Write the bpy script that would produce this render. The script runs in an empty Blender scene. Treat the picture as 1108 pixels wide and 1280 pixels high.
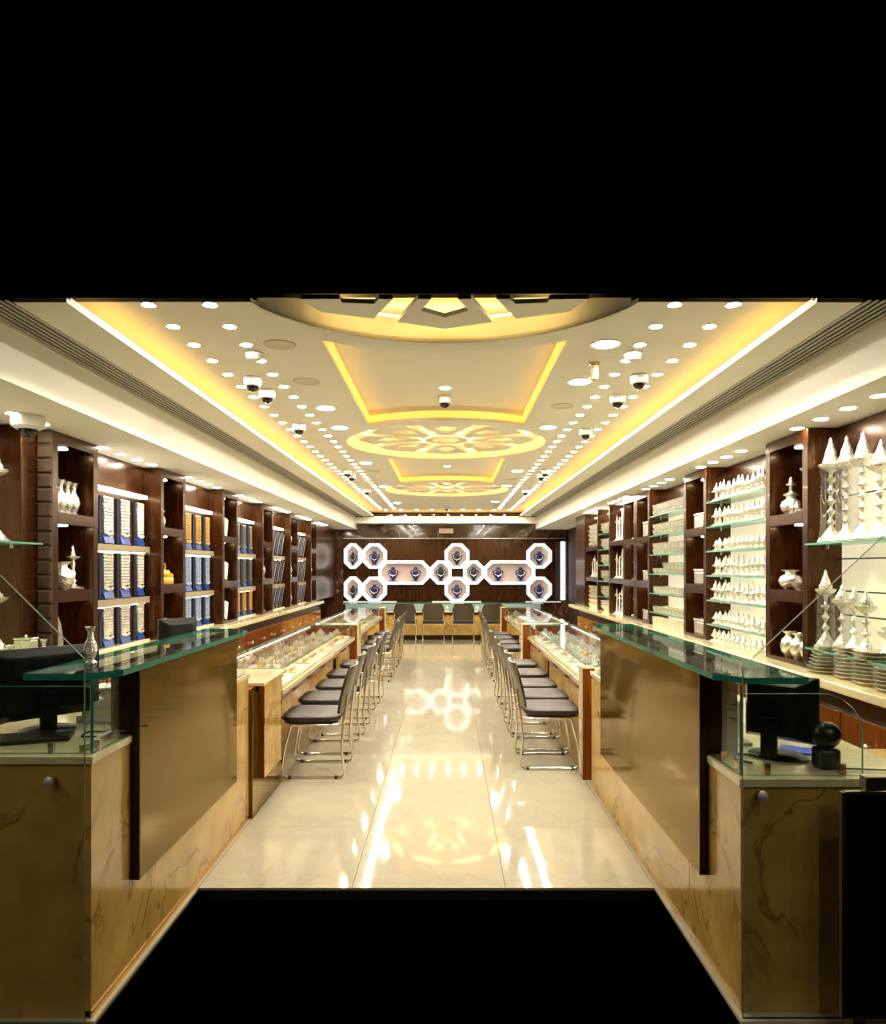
import bpy, bmesh, math, random
from mathutils import Vector, Matrix
random.seed(7)
PI = math.pi
S = bpy.context.scene
COL = S.collection

# ---------------------------------------------------------------- camera
cd = bpy.data.cameras.new('camera'); cam = bpy.data.objects.new('camera', cd); COL.objects.link(cam)
cam.location = (0, 0, 1.5); cam.rotation_euler = (PI/2, 0, 0)
cd.sensor_fit = 'HORIZONTAL'; cd.sensor_width = 36; cd.lens = 36*900/1108
cd.shift_x = -6/1108; cd.shift_y = 70/1108; cd.clip_start = .05; cd.clip_end = 60
S.camera = cam
# ---------------------------------------------------------------- world, exposure
w = bpy.data.worlds.new('world'); S.world = w; w.use_nodes = True
w.node_tree.nodes['Background'].inputs[0].default_value = (0, 0, 0, 1)
w.node_tree.nodes['Background'].inputs[1].default_value = 0
S.view_settings.view_transform = 'Standard'; S.view_settings.look = 'None'
S.view_settings.exposure = 0.36; S.view_settings.gamma = 1; S.view_settings.use_curve_mapping = False
S.cycles.transparent_max_bounces = 24
S.cycles.sample_clamp_indirect = 6
L_DOWN, L_SOFFIT, L_COVE, L_MED, L_PANEL = 295, 150, 6.0, 20.0, .55
# unseen fill spots added behind the camera to brighten the counter end faces
for lx in (-1.38, 1.32, -2.2, 2.1):
    for ly in (-.6, .3, 1.2):
        ld = bpy.data.lights.new('entrance_fill_spot', 'SPOT'); ld.energy = 8.5; ld.color = (1, .88, .66); ld.spot_size = math.radians(150); ld.spot_blend = .6; ld.shadow_soft_size = .04
        lo = bpy.data.objects.new('entrance_fill_spot', ld); COL.objects.link(lo); lo.location = (lx, ly, 2.70 if abs(lx) < 1.5 else 2.33)

# ---------------------------------------------------------------- materials
MATS = {}
def nodes(name):
    m = bpy.data.materials.new(name); m.use_nodes = True
    nt = m.node_tree; b = nt.nodes['Principled BSDF']; MATS[name] = m
    return m, nt, b
def plain(name, col, rough=.5, metal=0, coat=0, noise=0, scale=8, spec=.5):
    m, nt, b = nodes(name)
    b.inputs['Base Color'].default_value = (*col, 1); b.inputs['Roughness'].default_value = rough
    b.inputs['Metallic'].default_value = metal; b.inputs['Coat Weight'].default_value = coat
    b.inputs['Coat Roughness'].default_value = .03; b.inputs['Specular IOR Level'].default_value = spec
    if noise:
        tc = nt.nodes.new('ShaderNodeTexCoord'); n = nt.nodes.new('ShaderNodeTexNoise'); r = nt.nodes.new('ShaderNodeValToRGB')
        n.inputs['Scale'].default_value = scale; n.inputs['Detail'].default_value = 4
        r.color_ramp.elements[0].position = .3; r.color_ramp.elements[1].position = .7
        r.color_ramp.elements[0].color = (*[c*(1-noise) for c in col], 1)
        r.color_ramp.elements[1].color = (*[min(1, c*(1+noise)) for c in col], 1)
        nt.links.new(tc.outputs['Object'], n.inputs['Vector']); nt.links.new(n.outputs['Fac'], r.inputs['Fac'])
        nt.links.new(r.outputs['Color'], b.inputs['Base Color'])
    return m
def wood(name, c1, c2, stretch=(14, 14, 1.2), rough=.30, coat=.45, scale=3.0):
    m, nt, b = nodes(name)
    tc = nt.nodes.new('ShaderNodeTexCoord'); mp = nt.nodes.new('ShaderNodeMapping'); mp.inputs['Scale'].default_value = stretch
    n = nt.nodes.new('ShaderNodeTexNoise'); n.inputs['Scale'].default_value = scale; n.inputs['Detail'].default_value = 6
    n.inputs['Roughness'].default_value = .65; n.inputs['Distortion'].default_value = .4
    r = nt.nodes.new('ShaderNodeValToRGB'); r.color_ramp.elements[0].position = .32; r.color_ramp.elements[1].position = .7
    r.color_ramp.elements[0].color = (*c1, 1); r.color_ramp.elements[1].color = (*c2, 1)
    nt.links.new(tc.outputs['Object'], mp.inputs['Vector']); nt.links.new(mp.outputs['Vector'], n.inputs['Vector'])
    nt.links.new(n.outputs['Fac'], r.inputs['Fac']); nt.links.new(r.outputs['Color'], b.inputs['Base Color'])
    b.inputs['Roughness'].default_value = rough; b.inputs['Coat Weight'].default_value = coat; b.inputs['Coat Roughness'].default_value = .04
    return m
def marble(name, base, vein, vscale=1.2, width=.035, rough=.12, coat=.5, amount=1.0, mottle=.18):
    m, nt, b = nodes(name); N = nt.nodes.new; L = nt.links.new
    tc = N('ShaderNodeTexCoord'); n1 = N('ShaderNodeTexNoise'); n1.inputs['Scale'].default_value = vscale
    n1.inputs['Detail'].default_value = 5; n1.inputs['Distortion'].default_value = 1.2
    s = N('ShaderNodeMath'); s.operation = 'SUBTRACT'; s.inputs[1].default_value = .5
    a = N('ShaderNodeMath'); a.operation = 'ABSOLUTE'
    mr = N('ShaderNodeMapRange'); mr.inputs['From Min'].default_value = 0; mr.inputs['From Max'].default_value = width
    mr.inputs['To Min'].default_value = amount; mr.inputs['To Max'].default_value = 0
    n3 = N('ShaderNodeTexNoise'); n3.inputs['Scale'].default_value = 1.7
    mk = N('ShaderNodeMapRange'); mk.inputs['From Min'].default_value = .43; mk.inputs['From Max'].default_value = .51
    mu = N('ShaderNodeMath'); mu.operation = 'MULTIPLY'
    n2 = N('ShaderNodeTexNoise'); n2.inputs['Scale'].default_value = 6; n2.inputs['Detail'].default_value = 6
    r = N('ShaderNodeValToRGB'); r.color_ramp.elements[0].position = .3; r.color_ramp.elements[1].position = .7
    r.color_ramp.elements[0].color = (*[c*(1-mottle) for c in base], 1); r.color_ramp.elements[1].color = (*[min(1, c*(1+mottle)) for c in base], 1)
    mx = N('ShaderNodeMix'); mx.data_type = 'RGBA'; mx.inputs['B'].default_value = (*vein, 1)
    for q in (n1, n2, n3): L(tc.outputs['Object'], q.inputs['Vector'])
    L(n1.outputs['Fac'], s.inputs[0]); L(s.outputs[0], a.inputs[0]); L(a.outputs[0], mr.inputs['Value'])
    L(n3.outputs['Fac'], mk.inputs['Value']); L(mr.outputs[0], mu.inputs[0]); L(mk.outputs[0], mu.inputs[1])
    L(n2.outputs['Fac'], r.inputs['Fac']); L(r.outputs['Color'], mx.inputs['A']); L(mu.outputs[0], mx.inputs['Factor'])
    L(mx.outputs['Result'], b.inputs['Base Color'])
    b.inputs['Roughness'].default_value = rough; b.inputs['Coat Weight'].default_value = coat; b.inputs['Coat Roughness'].default_value = .03
    return m
def emit(name, col, strength):
    m, nt, b = nodes(name); b.inputs['Base Color'].default_value = (*col, 1)
    b.inputs['Emission Color'].default_value = (*col, 1); b.inputs['Emission Strength'].default_value = strength
    return m
def pane(name, tint, refl=.05, opacity=0.0):
    m = bpy.data.materials.new(name); m.use_nodes = True; MATS[name] = m; nt = m.node_tree; nt.nodes.clear(); N = nt.nodes.new; L = nt.links.new
    o = N('ShaderNodeOutputMaterial'); mx = N('ShaderNodeMixShader'); t = N('ShaderNodeBsdfTransparent'); g = N('ShaderNodeBsdfGlossy')
    t.inputs[0].default_value = (*tint, 1); g.inputs['Roughness'].default_value = .01
    lw = N('ShaderNodeLayerWeight'); lw.inputs[0].default_value = .5
    p = N('ShaderNodeMath'); p.operation = 'POWER'; p.inputs[1].default_value = 7
    mr = N('ShaderNodeMapRange'); mr.inputs['To Min'].default_value = refl; mr.inputs['To Max'].default_value = .85
    L(lw.outputs['Facing'], p.inputs[0]); L(p.outputs[0], mr.inputs['Value']); L(mr.outputs[0], mx.inputs[0])
    L(t.outputs[0], mx.inputs[1]); L(g.outputs[0], mx.inputs[2]); L(mx.outputs[0], o.inputs[0])
    return m
plain('plaster', (.90, .86, .73), .6, noise=.02, scale=2)
plain('plaster_white', (.84, .82, .74), .5)
marble('floor_stone', (.51, .465, .345), (.41, .355, .25), 1.3, .02, .055, .25, .3, .05)
marble('gold_marble', (.56, .345, .085), (.13, .022, .004), 1.9, .018, .16, .2, .6, .2)
marble('cream_top', (.82, .70, .42), (.6, .42, .2), 2, .02, .12, .5, .5, .1)
marble('dark_marble', (.060, .024, .009), (.42, .30, .18), 1.3, .012, .10, .4, .6, .5)
wood('walnut', (.012, .003, .0006), (.046, .011, .0018), (9, 9, 1.0), .26, .16)
wood('walnut_dark', (.006, .002, .001), (.022, .006, .002), (9, 9, 1.0), .3, .16)
wood('veneer', (.095, .056, .004), (.155, .098, .007), (34, 34, .5), .10, .12, 4)
MATS['veneer'].node_tree.nodes['Principled BSDF'].inputs['Metallic'].default_value = .45
wood('post_wood', (.12, .032, .008), (.27, .085, .02), (18, 18, 1.0), .2, .8)
plain('padded', (.075, .045, .025), .45, noise=.25, scale=20)
plain('leather', (.030, .018, .011), .5, noise=.2, scale=60)
plain('shell_plastic', (.040, .024, .010), .34, coat=.15)
plain('chrome', (.85, .82, .76), .12, 1)
plain('steel', (.55, .52, .45), .3, 1)
plain('brass', (.75, .5, .18), .25, 1)
plain('gold', (.95, .62, .18), .3, .8)
def silver(name, col, rough, metal, bump):
    m, nt, b = nodes(name); b.inputs['Base Color'].default_value = (*col, 1); b.inputs['Roughness'].default_value = rough; b.inputs['Metallic'].default_value = metal
    tc = nt.nodes.new('ShaderNodeTexCoord'); v = nt.nodes.new('ShaderNodeTexVoronoi'); v.inputs['Scale'].default_value = 95
    bp = nt.nodes.new('ShaderNodeBump'); bp.inputs['Strength'].default_value = bump; bp.inputs['Distance'].default_value = .004
    nt.links.new(tc.outputs['Object'], v.inputs['Vector']); nt.links.new(v.outputs['Distance'], bp.inputs['Height']); nt.links.new(bp.outputs['Normal'], b.inputs['Normal'])
silver('silver', (.95, .92, .80), .24, .85, .5)
silver('silver_bright', (.95, .93, .85), .27, .85, 1.0)
plain('black_plastic', (.008, .008, .008), .3)
plain('black_matte', (.004, .004, .004), .7)
plain('monitor_shell', (.012, .013, .009), .28)
plain('navy', (.012, .035, .16), .6)
plain('navy_dark', (.006, .009, .035), .6)
plain('cobalt', (.008, .045, .26), .4)
plain('blue_vinyl', (.01, .06, .75), .4)
plain('shelf_beige', (.30, .24, .14), .5)
plain('teal_dark', (.003, .014, .02), .5)
plain('purple_navy', (.014, .012, .10), .45)
plain('white_card', (.85, .84, .80), .5)
plain('velvet_cream', (.86, .80, .64), .7)
plain('blush', (.62, .46, .38), .6)
plain('amber_gold', (.80, .45, .06), .35, .3)
plain('slat_white', (.50, .47, .38), .5)
plain('red_ink', (.55, .04, .03), .5)
plain('sign_white', (.85, .72, .66), .5)
plain('dome_smoke', (.01, .008, .006), .08)
plain('back_card', (.72, .66, .48), .5)
plain('paper', (.75, .73, .66), .7)
plain('green_edge', (.03, .26, .19), .12, coat=.5)
plain('green_edge_light', (.16, .42, .31), .12, coat=.5)
plain('dark_glass', (.006, .006, .006), .05)
pane('glass', (.97, .985, .97))
pane('glass_green', (.88, .96, .92), .08)
pane('glass_front', (.93, .95, .92), .02)
pane('plastic_wrap', (.93, .93, .93), .16)
emit('lamp_warm', (1, .93, .78), L_DOWN)
emit('lamp_soffit', (1, .93, .80), L_SOFFIT)
emit('lamp_niche', (1, .90, .72), 26)
emit('strip_case', (1, .94, .80), 3.5)
emit('lamp_big', (1, .93, .78), L_DOWN*.5)
emit('cove_yellow', (1, .56, .07), L_COVE)
emit('med_yellow', (1, .68, .22), L_MED)
emit('tray_yellow', (1, .58, .11), .85)  # cove light on the tray walls, put in as surface glow
emit('lit_panel', (1, .88, .60), L_PANEL)
MATS['lit_panel'].node_tree.nodes['Principled BSDF'].inputs['Base Color'].default_value = (.75, .70, .52, 1)
MATS['lit_panel'].node_tree.nodes['Principled BSDF'].inputs['Roughness'].default_value = .10
MATS['lit_panel'].node_tree.nodes['Principled BSDF'].inputs['Metallic'].default_value = .55
emit('strip_white', (1, .95, .84), 5)
emit('frame_white', (.74, .79, .88), .30)
emit('strip_blue', (.80, .90, 1.0), 1.2)
plain('ice', (.55, .70, .92), .3, .5)
plain('screen_edge', (.07, .07, .035), .6, spec=.2)
plain('cap_metal', (.75, .73, .66), .45, .4)
plain('walnut_matte', (.03, .012, .006), .6)
emit('lit_blue', (.36, .40, .46), .08)
for q in ('walnut', 'walnut_dark', 'veneer', 'post_wood'):
    b = MATS[q].node_tree.nodes['Principled BSDF']; b.inputs['Specular Tint'].default_value = (1, .78, .34, 1) if q == 'veneer' else (1, .62, .30, 1); b.inputs['Coat Tint'].default_value = (1, .8, .55, 1)
def M(n): return MATS[n]

# ---------------------------------------------------------------- mesh builder
class MB:
    def __init__(s): s.v = []; s.f = []; s.m = []
    def add(s, vs, fs, mi=0):
        o = len(s.v); s.v += [tuple(p) for p in vs]; s.f += [tuple(i+o for i in f) for f in fs]; s.m += [mi]*len(fs); return s
    def box(s, x0, x1, y0, y1, z0, z1, mi=0, side=None):
        vs = [(x0,y0,z0),(x1,y0,z0),(x1,y1,z0),(x0,y1,z0),(x0,y0,z1),(x1,y0,z1),(x1,y1,z1),(x0,y1,z1)]
        fs = [(0,3,2,1),(4,5,6,7),(0,1,5,4),(1,2,6,5),(2,3,7,6),(3,0,4,7)]
        s.add(vs, fs, mi)
        if side is not None:    # thin-axis faces keep mi, the rest get `side`
            d = [x1-x0, y1-y0, z1-z0]; t = d.index(min(d)); keep = {0:(3,5), 1:(2,4), 2:(0,1)}[t]
            n = len(s.m)-6
            for i in range(6):
                if i not in keep: s.m[n+i] = side
        return s
    def prism(s, poly, a0, a1, axis='z', mi=0, side=None):
        n = len(poly)
        def P(p, a): return {'z': (p[0], p[1], a), 'y': (p[0], a, p[1]), 'x': (a, p[0], p[1])}[axis]
        vs = [P(p, a0) for p in poly] + [P(p, a1) for p in poly]
        s.add(vs, [tuple(range(n-1, -1, -1)), tuple(range(n, 2*n))], mi)
        o = len(s.v)-2*n
        for i in range(n):
            j = (i+1) % n; s.f.append((o+i, o+j, o+n+j, o+n+i)); s.m.append(mi if side is None else side)
        return s
    def lathe(s, prof, n=16, c=(0,0,0), mi=0, sx=1, sy=1):
        vs = []; fs = []
        for r, z in prof:
            for k in range(n):
                a = 2*PI*k/n; vs.append((c[0]+r*math.cos(a)*sx, c[1]+r*math.sin(a)*sy, c[2]+z))
        for i in range(len(prof)-1):
            for k in range(n):
                k2 = (k+1) % n; fs.append((i*n+k, i*n+k2, (i+1)*n+k2, (i+1)*n+k))
        if prof[0][0] > 1e-5: fs.append(tuple(range(n-1, -1, -1)))
        if prof[-1][0] > 1e-5: fs.append(tuple((len(prof)-1)*n+k for k in range(n)))
        return s.add(vs, fs, mi)
    def tube(s, pts, r, n=8, closed=False, mi=0):
        pts = [Vector(p) for p in pts]; N = len(pts); vs = []; fs = []; up = None
        for i, p in enumerate(pts):
            if closed: d = pts[(i+1) % N]-pts[i-1]
            else: d = pts[min(i+1, N-1)]-pts[max(i-1, 0)]
            d.normalize()
            if up is None: up = Vector((0, 0, 1)) if abs(d.z) < .9 else Vector((1, 0, 0))
            a = d.cross(up)
            if a.length < 1e-4: a = d.cross(Vector((1, .3, 0)))
            a.normalize(); b = a.cross(d).normalized(); up = b
            for k in range(n):
                t = 2*PI*k/n; vs.append(p + a*math.cos(t)*r + b*math.sin(t)*r)
        R = N if closed else N-1
        for i in range(R):
            for k in range(n):
                k2 = (k+1) % n; j = (i+1) % N
                fs.append((i*n+k, i*n+k2, j*n+k2, j*n+k))
        if not closed: fs += [tuple(range(n-1, -1, -1)), tuple((N-1)*n+k for k in range(n))]
        return s.add(vs, fs, mi)
    def ball(s, c, r, n=12, mi=0, sz=1):
        h = n//2; return s.lathe([(max(1e-6, r*math.sin(PI*i/h)), -r*sz*math.cos(PI*i/h)) for i in range(h+1)], n, c, mi)
    def move(s, f): s.v = [tuple(f(Vector(p))) for p in s.v]; return s
    def build(s, name, mat, parent=None, smooth=False, bevel=0):
        me = bpy.data.meshes.new(name); me.from_pydata(s.v, [], s.f)
        for mm in (mat if isinstance(mat, (list, tuple)) else [mat]): me.materials.append(M(mm))
        me.polygons.foreach_set('material_index', s.m)
        bm = bmesh.new(); bm.from_mesh(me); bmesh.ops.recalc_face_normals(bm, faces=bm.faces); bm.to_mesh(me); bm.free()
        if smooth:
            me.polygons.foreach_set('use_smooth', [True]*len(me.polygons))
            try: me.set_sharp_from_angle(angle=math.radians(50))
            except Exception: pass
        me.update()
        o = bpy.data.objects.new(name, me); COL.objects.link(o)
        if parent: o.parent = parent
        if bevel:
            b = o.modifiers.new('bevel', 'BEVEL'); b.width = bevel; b.segments = 2; b.limit_method = 'ANGLE'
        return o
def bx(name, mat, x0, x1, y0, y1, z0, z1, parent=None, bevel=0, side=None):
    if x0 > x1: x0, x1 = x1, x0
    m = MB().box(x0, x1, y0, y1, z0, z1, 0, 1 if side else None)
    return m.build(name, [mat, side] if side else mat, parent, bevel=bevel)
def E(name, label, cat, loc=(0,0,0), rz=0, group=None):
    o = bpy.data.objects.new(name, None); COL.objects.link(o); o.location = loc; o.rotation_euler = (0, 0, rz)
    o.empty_display_size = .05; tag(o, label, cat, group); return o
def tag(o, label, cat, group=None):
    o['label'] = label; o['category'] = cat
    if group: o['group'] = group
    elif 'group' in o: del o['group']
    return o
def st(o): o['kind'] = 'structure'; return o
def kids(o): return [c for c in ALLK.get(o.name, [])]
ALLK = {}
def dup(src, loc, rz=0, label=None, group=None, scale=None):
    r = src.copy(); COL.objects.link(r); r.location = loc; r.rotation_euler = (0, 0, rz)
    if scale: r.scale = scale if isinstance(scale, tuple) else (scale,)*3
    if label: r['label'] = label
    if group: r['group'] = group
    if src.name not in ALLK: ALLK[src.name] = [(c, list(c.children)) for c in src.children]
    for ch, gs in ALLK[src.name]:
        c = ch.copy(); COL.objects.link(c); c.parent = r
        for g in gs:
            d = g.copy(); COL.objects.link(d); d.parent = c
    return r
class Kind:      # first placement moves the prototype itself, later ones copy it
    def __init__(s, o): s.o = o; s.used = False
    def put(s, loc, rz=0, label=None, group=None, scale=1):
        sc = scale if isinstance(scale, tuple) else (scale,)*3
        if not s.used:
            if s.o.name not in ALLK: ALLK[s.o.name] = [(c, list(c.children)) for c in s.o.children]
            s.used = True; o = s.o; o.location = loc; o.rotation_euler = (0, 0, rz); o.scale = sc
            if label: o['label'] = label
            if group: o['group'] = group
            return o
        return dup(s.o, loc, rz, label, group, sc)
def nth(n):
    n += 1
    return '%d%s' % (n, 'th' if 10 < n % 100 < 20 else {1:'st',2:'nd',3:'rd'}.get(n % 10, 'th'))
ORD = ['first','second','third','fourth','fifth','sixth','seventh','eighth','ninth','tenth','eleventh','twelfth']

# ================================================================ SETTING
WL, WR, YB = -2.70, 2.38, 15.8
floor = st(bx('floor', 'black_matte', -2.8, 2.8, 2.38, 16.0, -.06, -.012))
tiles = {}
def tile(x0, x1, y0, y1):
    key = (round(x1-x0, 3), round(y1-y0, 3))
    if key not in tiles:
        hw, hd = key[0]/2-.0012, key[1]/2-.0012
        tiles[key] = MB().box(-hw, hw, -hd, hd, -.012, 0).build('floor_tile', 'floor_stone', floor); t = tiles[key]
    else:
        t = tiles[key].copy(); COL.objects.link(t); t.parent = floor
    t.location = ((x0+x1)/2, (y0+y1)/2, 0)
xs = [-2.76, -1.98, -1.17, -.45, .27, .97, 1.8, 2.62]
y = 3.375; ys = [3.375]
while y < 15.79: y = min(15.82, y+.80); ys.append(y)
for j in range(len(ys)-1):
    if ys[j+1]-ys[j] < .05: continue
    for i in range(len(xs)-1): tile(xs[i], xs[i+1], ys[j], ys[j+1])
for i in (0, 1, 5, 6): tile(xs[i], xs[i+1], 2.38, 3.375)
# trim the sub-floor so that it does not show in the aisle before the first tile row
m = MB(); m.box(-2.8, -1.20, 2.38, 3.38, -.06, -.012); m.box(1.0, 2.8, 2.38, 3.38, -.06, -.012); m.box(-2.8, 2.8, 3.38, 16, -.06, -.012)
f2 = m.build('floor', 'black_matte'); floor.data = f2.data; bpy.data.objects.remove(f2)

st(bx('wall_left', 'walnut_dark', WL-.08, WL, 3.2, 16.0, 0, 2.9))
m = MB(); m.box(WR, WR+.08, 3.2, 12.1, 0, 2.9); m.box(2.62, 2.70, 12.1, 16.0, 0, 2.9); m.box(WR, 2.70, 12.1, 12.18, 0, 2.9)
st(m.build('wall_right', 'walnut_matte'))
wb = st(bx('wall_back', 'dark_marble', -2.78, 2.7, YB, YB+.15, 0, 2.9))
# header slab and side slabs of brown marble, proud of the niche panel
bx('marble_header', 'dark_marble', -2.69, 2.61, YB-.12, YB-.001, 2.15, 2.55, wb)
bx('marble_slab', 'dark_marble', -2.69, -2.28, YB-.12, YB-.001, 0, 2.149, wb)
bx('marble_slab', 'dark_marble', 2.57, 2.61, YB-.12, YB-.001, 0, 2.149, wb)
bx('niche_panel', 'walnut', -2.28, 2.57, YB-.02, YB-.001, .78, 2.149, wb)
bx('panel_edge', 'steel', -2.28, 2.57, YB-.125, YB-.10, 2.135, 2.15, wb)
bx('light_strip', 'strip_blue', 2.47, 2.56, YB-.05, YB-.021, .80, 2.08, wb)
bx('grey_panel', 'walnut_matte', 2.36, 2.46, YB-.05, YB-.021, .80, 2.08, wb)

# ---------------------------------------------------------------- ceiling
ZS, ZB, ZU, ZR = 2.34, 2.60, 2.72, 2.84
XFL, XFR, XCL, XCR = -1.98, 1.91, -1.58, 1.53
def sheet_holes(name, mat, x0, x1, y0, y1, z, th, holes, parent):
    bm = bmesh.new(); loops = [[(x0,y0),(x1,y0),(x1,y1),(x0,y1)]]+holes; ed = []
    for lp in loops:
        vs = [bm.verts.new((p[0], p[1], z)) for p in lp]
        for i in range(len(vs)): ed.append(bm.edges.new((vs[i], vs[(i+1) % len(vs)])))
    bmesh.ops.triangle_fill(bm, use_beauty=True, use_dissolve=False, edges=ed)
    r = bmesh.ops.extrude_face_region(bm, geom=bm.faces[:])
    bmesh.ops.translate(bm, vec=(0, 0, th), verts=[v for v in r['geom'] if isinstance(v, bmesh.types.BMVert)])
    bmesh.ops.recalc_face_normals(bm, faces=bm.faces)
    me = bpy.data.meshes.new(name); bm.to_mesh(me); bm.free(); me.materials.append(M(mat))
    o = bpy.data.objects.new(name, me); COL.objects.link(o)
    if parent: o.parent = parent
    return o
CX = -.015
CIR = [(CX, 2.92), (CX, 7.08), (CX, 11.3)]; CR = .97
def circ(c, r, n=64): return [(c[0]+r*math.cos(2*PI*k/n), c[1]+r*math.sin(2*PI*k/n)) for k in range(n)]
YU = (2.74-1.5)*900/338     # the near end of the modelled upper ceiling
def clipped_circle():   # first medallion is cut by the near end of the modelled ceiling
    c = CIR[0]; a0 = math.asin((YU-c[1])/CR)
    return [(c[0]+CR*math.cos(a0+(PI-2*a0)*k/40), c[1]+CR*math.sin(a0+(PI-2*a0)*k/40)) for k in range(41)]
def tray(c0, c1, xa, xb):  # near edge follows circle c0's arc, far edge follows the arc of circle c1
    pts = []
    R0, R1 = CR+.18, CR+.16
    for k in range(13):
        x = xa+(xb-xa)*k/12; pts.append((x, c0[1]+math.sqrt(R0*R0-(x-CX)**2)+.0))
    for k in range(13):
        x = xb+(xa-xb)*k/12; pts.append((x, c1[1]-math.sqrt(R1*R1-(x-CX)**2)-.0))
    return pts
T1 = tray(CIR[0], CIR[1], -.68, .65); T2 = tray(CIR[1], CIR[2], -.68, .65)
# outer boundary with the clipped circle as a notch
bm = bmesh.new(); cc = clipped_circle()
outer = [(XCL-.25, YU)] + [(p[0], p[1]) for p in reversed(cc)] + [(XCR+.25, YU), (XCR+.25, YB), (XCL-.25, YB)]
ed = []
for lp in [outer, circ(CIR[1], CR), circ(CIR[2], CR), T1, T2]:
    vs = [bm.verts.new((p[0], p[1], ZU)) for p in lp]
    for i in range(len(vs)): ed.append(bm.edges.new((vs[i], vs[(i+1) % len(vs)])))
bmesh.ops.triangle_fill(bm, use_beauty=True, use_dissolve=False, edges=ed)
r = bmesh.ops.extrude_face_region(bm, geom=bm.faces[:])
bmesh.ops.translate(bm, vec=(0, 0, .02), verts=[v for v in r['geom'] if isinstance(v, bmesh.types.BMVert)])
bmesh.ops.recalc_face_normals(bm, faces=bm.faces)
me = bpy.data.meshes.new('ceiling'); bm.to_mesh(me); bm.free(); me.materials.append(M('plaster'))
ceiling = st(bpy.data.objects.new('ceiling', me)); COL.objects.link(ceiling)
bx('recess_ceiling', 'plaster', -1.2, 1.2, 3.57, 12.6, ZR, ZR+.02, ceiling)
def wall_loop(name, mat, pts, z0, z1, parent, closed=True, th=.01):
    m = MB(); n = len(pts); cx = sum(p[0] for p in pts)/n; cy = sum(p[1] for p in pts)/n
    for i in range(n if closed else n-1):
        a, b = pts[i], pts[(i+1) % n]
        def o(p):
            d = Vector((p[0]-cx, p[1]-cy)).normalized(); return (p[0]+d.x*th, p[1]+d.y*th)
        a2, b2 = o(a), o(b)
        za, zb = min(z1, max(z0+.001, 1.5+a[1]*338/900)), min(z1, max(z0+.001, 1.5+b[1]*338/900))   # lower where the modelled ceiling stops
        m.add([(*a, z0), (*b, z0), (*b, zb), (*a, za), (*a2, z0), (*b2, z0), (*b2, zb), (*a2, za)],
              [(0,1,2,3),(4,7,6,5),(0,4,5,1),(3,2,6,7),(0,3,7,4),(1,5,6,2)])
    return m.build(name, mat, parent)
wall_loop('medallion_rim', 'plaster', [p for p in cc if p[1] > YU+.001], ZU, ZR, ceiling, False)
wall_loop('medallion_rim', 'plaster', circ(CIR[1], CR), ZU+.02, ZR, ceiling)
wall_loop('medallion_rim', 'plaster', circ(CIR[2], CR), ZU+.02, ZR, ceiling)
for T in (T1, T2):
    wall_loop('tray_rim', 'plaster', T, ZU+.02, ZR, ceiling)
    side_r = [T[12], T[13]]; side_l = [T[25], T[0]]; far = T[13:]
    for seg in (side_r, side_l):      # emissive band standing in for cove light on both side walls
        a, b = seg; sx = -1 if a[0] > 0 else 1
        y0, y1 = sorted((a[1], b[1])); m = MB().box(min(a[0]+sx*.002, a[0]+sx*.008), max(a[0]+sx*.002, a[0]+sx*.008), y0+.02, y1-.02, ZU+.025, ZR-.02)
        m.build('wall_glow_band', 'tray_yellow', ceiling)
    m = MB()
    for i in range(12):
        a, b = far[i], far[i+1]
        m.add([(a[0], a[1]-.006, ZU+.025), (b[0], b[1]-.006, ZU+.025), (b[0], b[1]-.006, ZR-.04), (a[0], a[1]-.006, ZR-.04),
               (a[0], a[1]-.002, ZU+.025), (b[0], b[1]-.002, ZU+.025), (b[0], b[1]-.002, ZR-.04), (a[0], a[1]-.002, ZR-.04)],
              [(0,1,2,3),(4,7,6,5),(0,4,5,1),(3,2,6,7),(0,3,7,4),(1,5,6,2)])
    m.build('wall_glow_band', 'tray_yellow', ceiling)  # same stand-in glow along the far arc of the tray
# medallions: eight pierced wedge panels hung in each round recess, lit from above
def ring_poly(inner, outer_, z0, z1, m):
    n = len(outer_)
    vs = [(*p, z0) for p in outer_]+[(*p, z0) for p in inner]+[(*p, z1) for p in outer_]+[(*p, z1) for p in inner]; fs = []
    for i in range(n):
        j = (i+1) % n
        fs += [(i, j, n+j, n+i), (2*n+i, 3*n+i, 3*n+j, 2*n+j), (i, 2*n+i, 2*n+j, j), (n+i, n+j, 3*n+j, 3*n+i)]
    m.add(vs, fs)
def wedge_data():
    m = MB(); h = PI/8
    R1, R0 = .86, .26
    def pol(r, a): return (r*math.cos(a), r*math.sin(a))
    g = .075
    outer_ = [pol(R0+.02, -h*.55), pol(R0, 0), pol(R0+.02, h*.55), pol(R1*.92, h*.80), pol(R1, 0), pol(R1*.92, -h*.80)]
    inner = [pol(R0+.14, -h*.30), pol(R0+.12, 0), pol(R0+.14, h*.30), pol(R1*.70, h*.50), pol(R1*.80, 0), pol(R1*.70, -h*.50)]
    ring_poly(inner, outer_, 0, .022, m)
    return m
wd = None
ZP = ZU+.035
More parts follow.
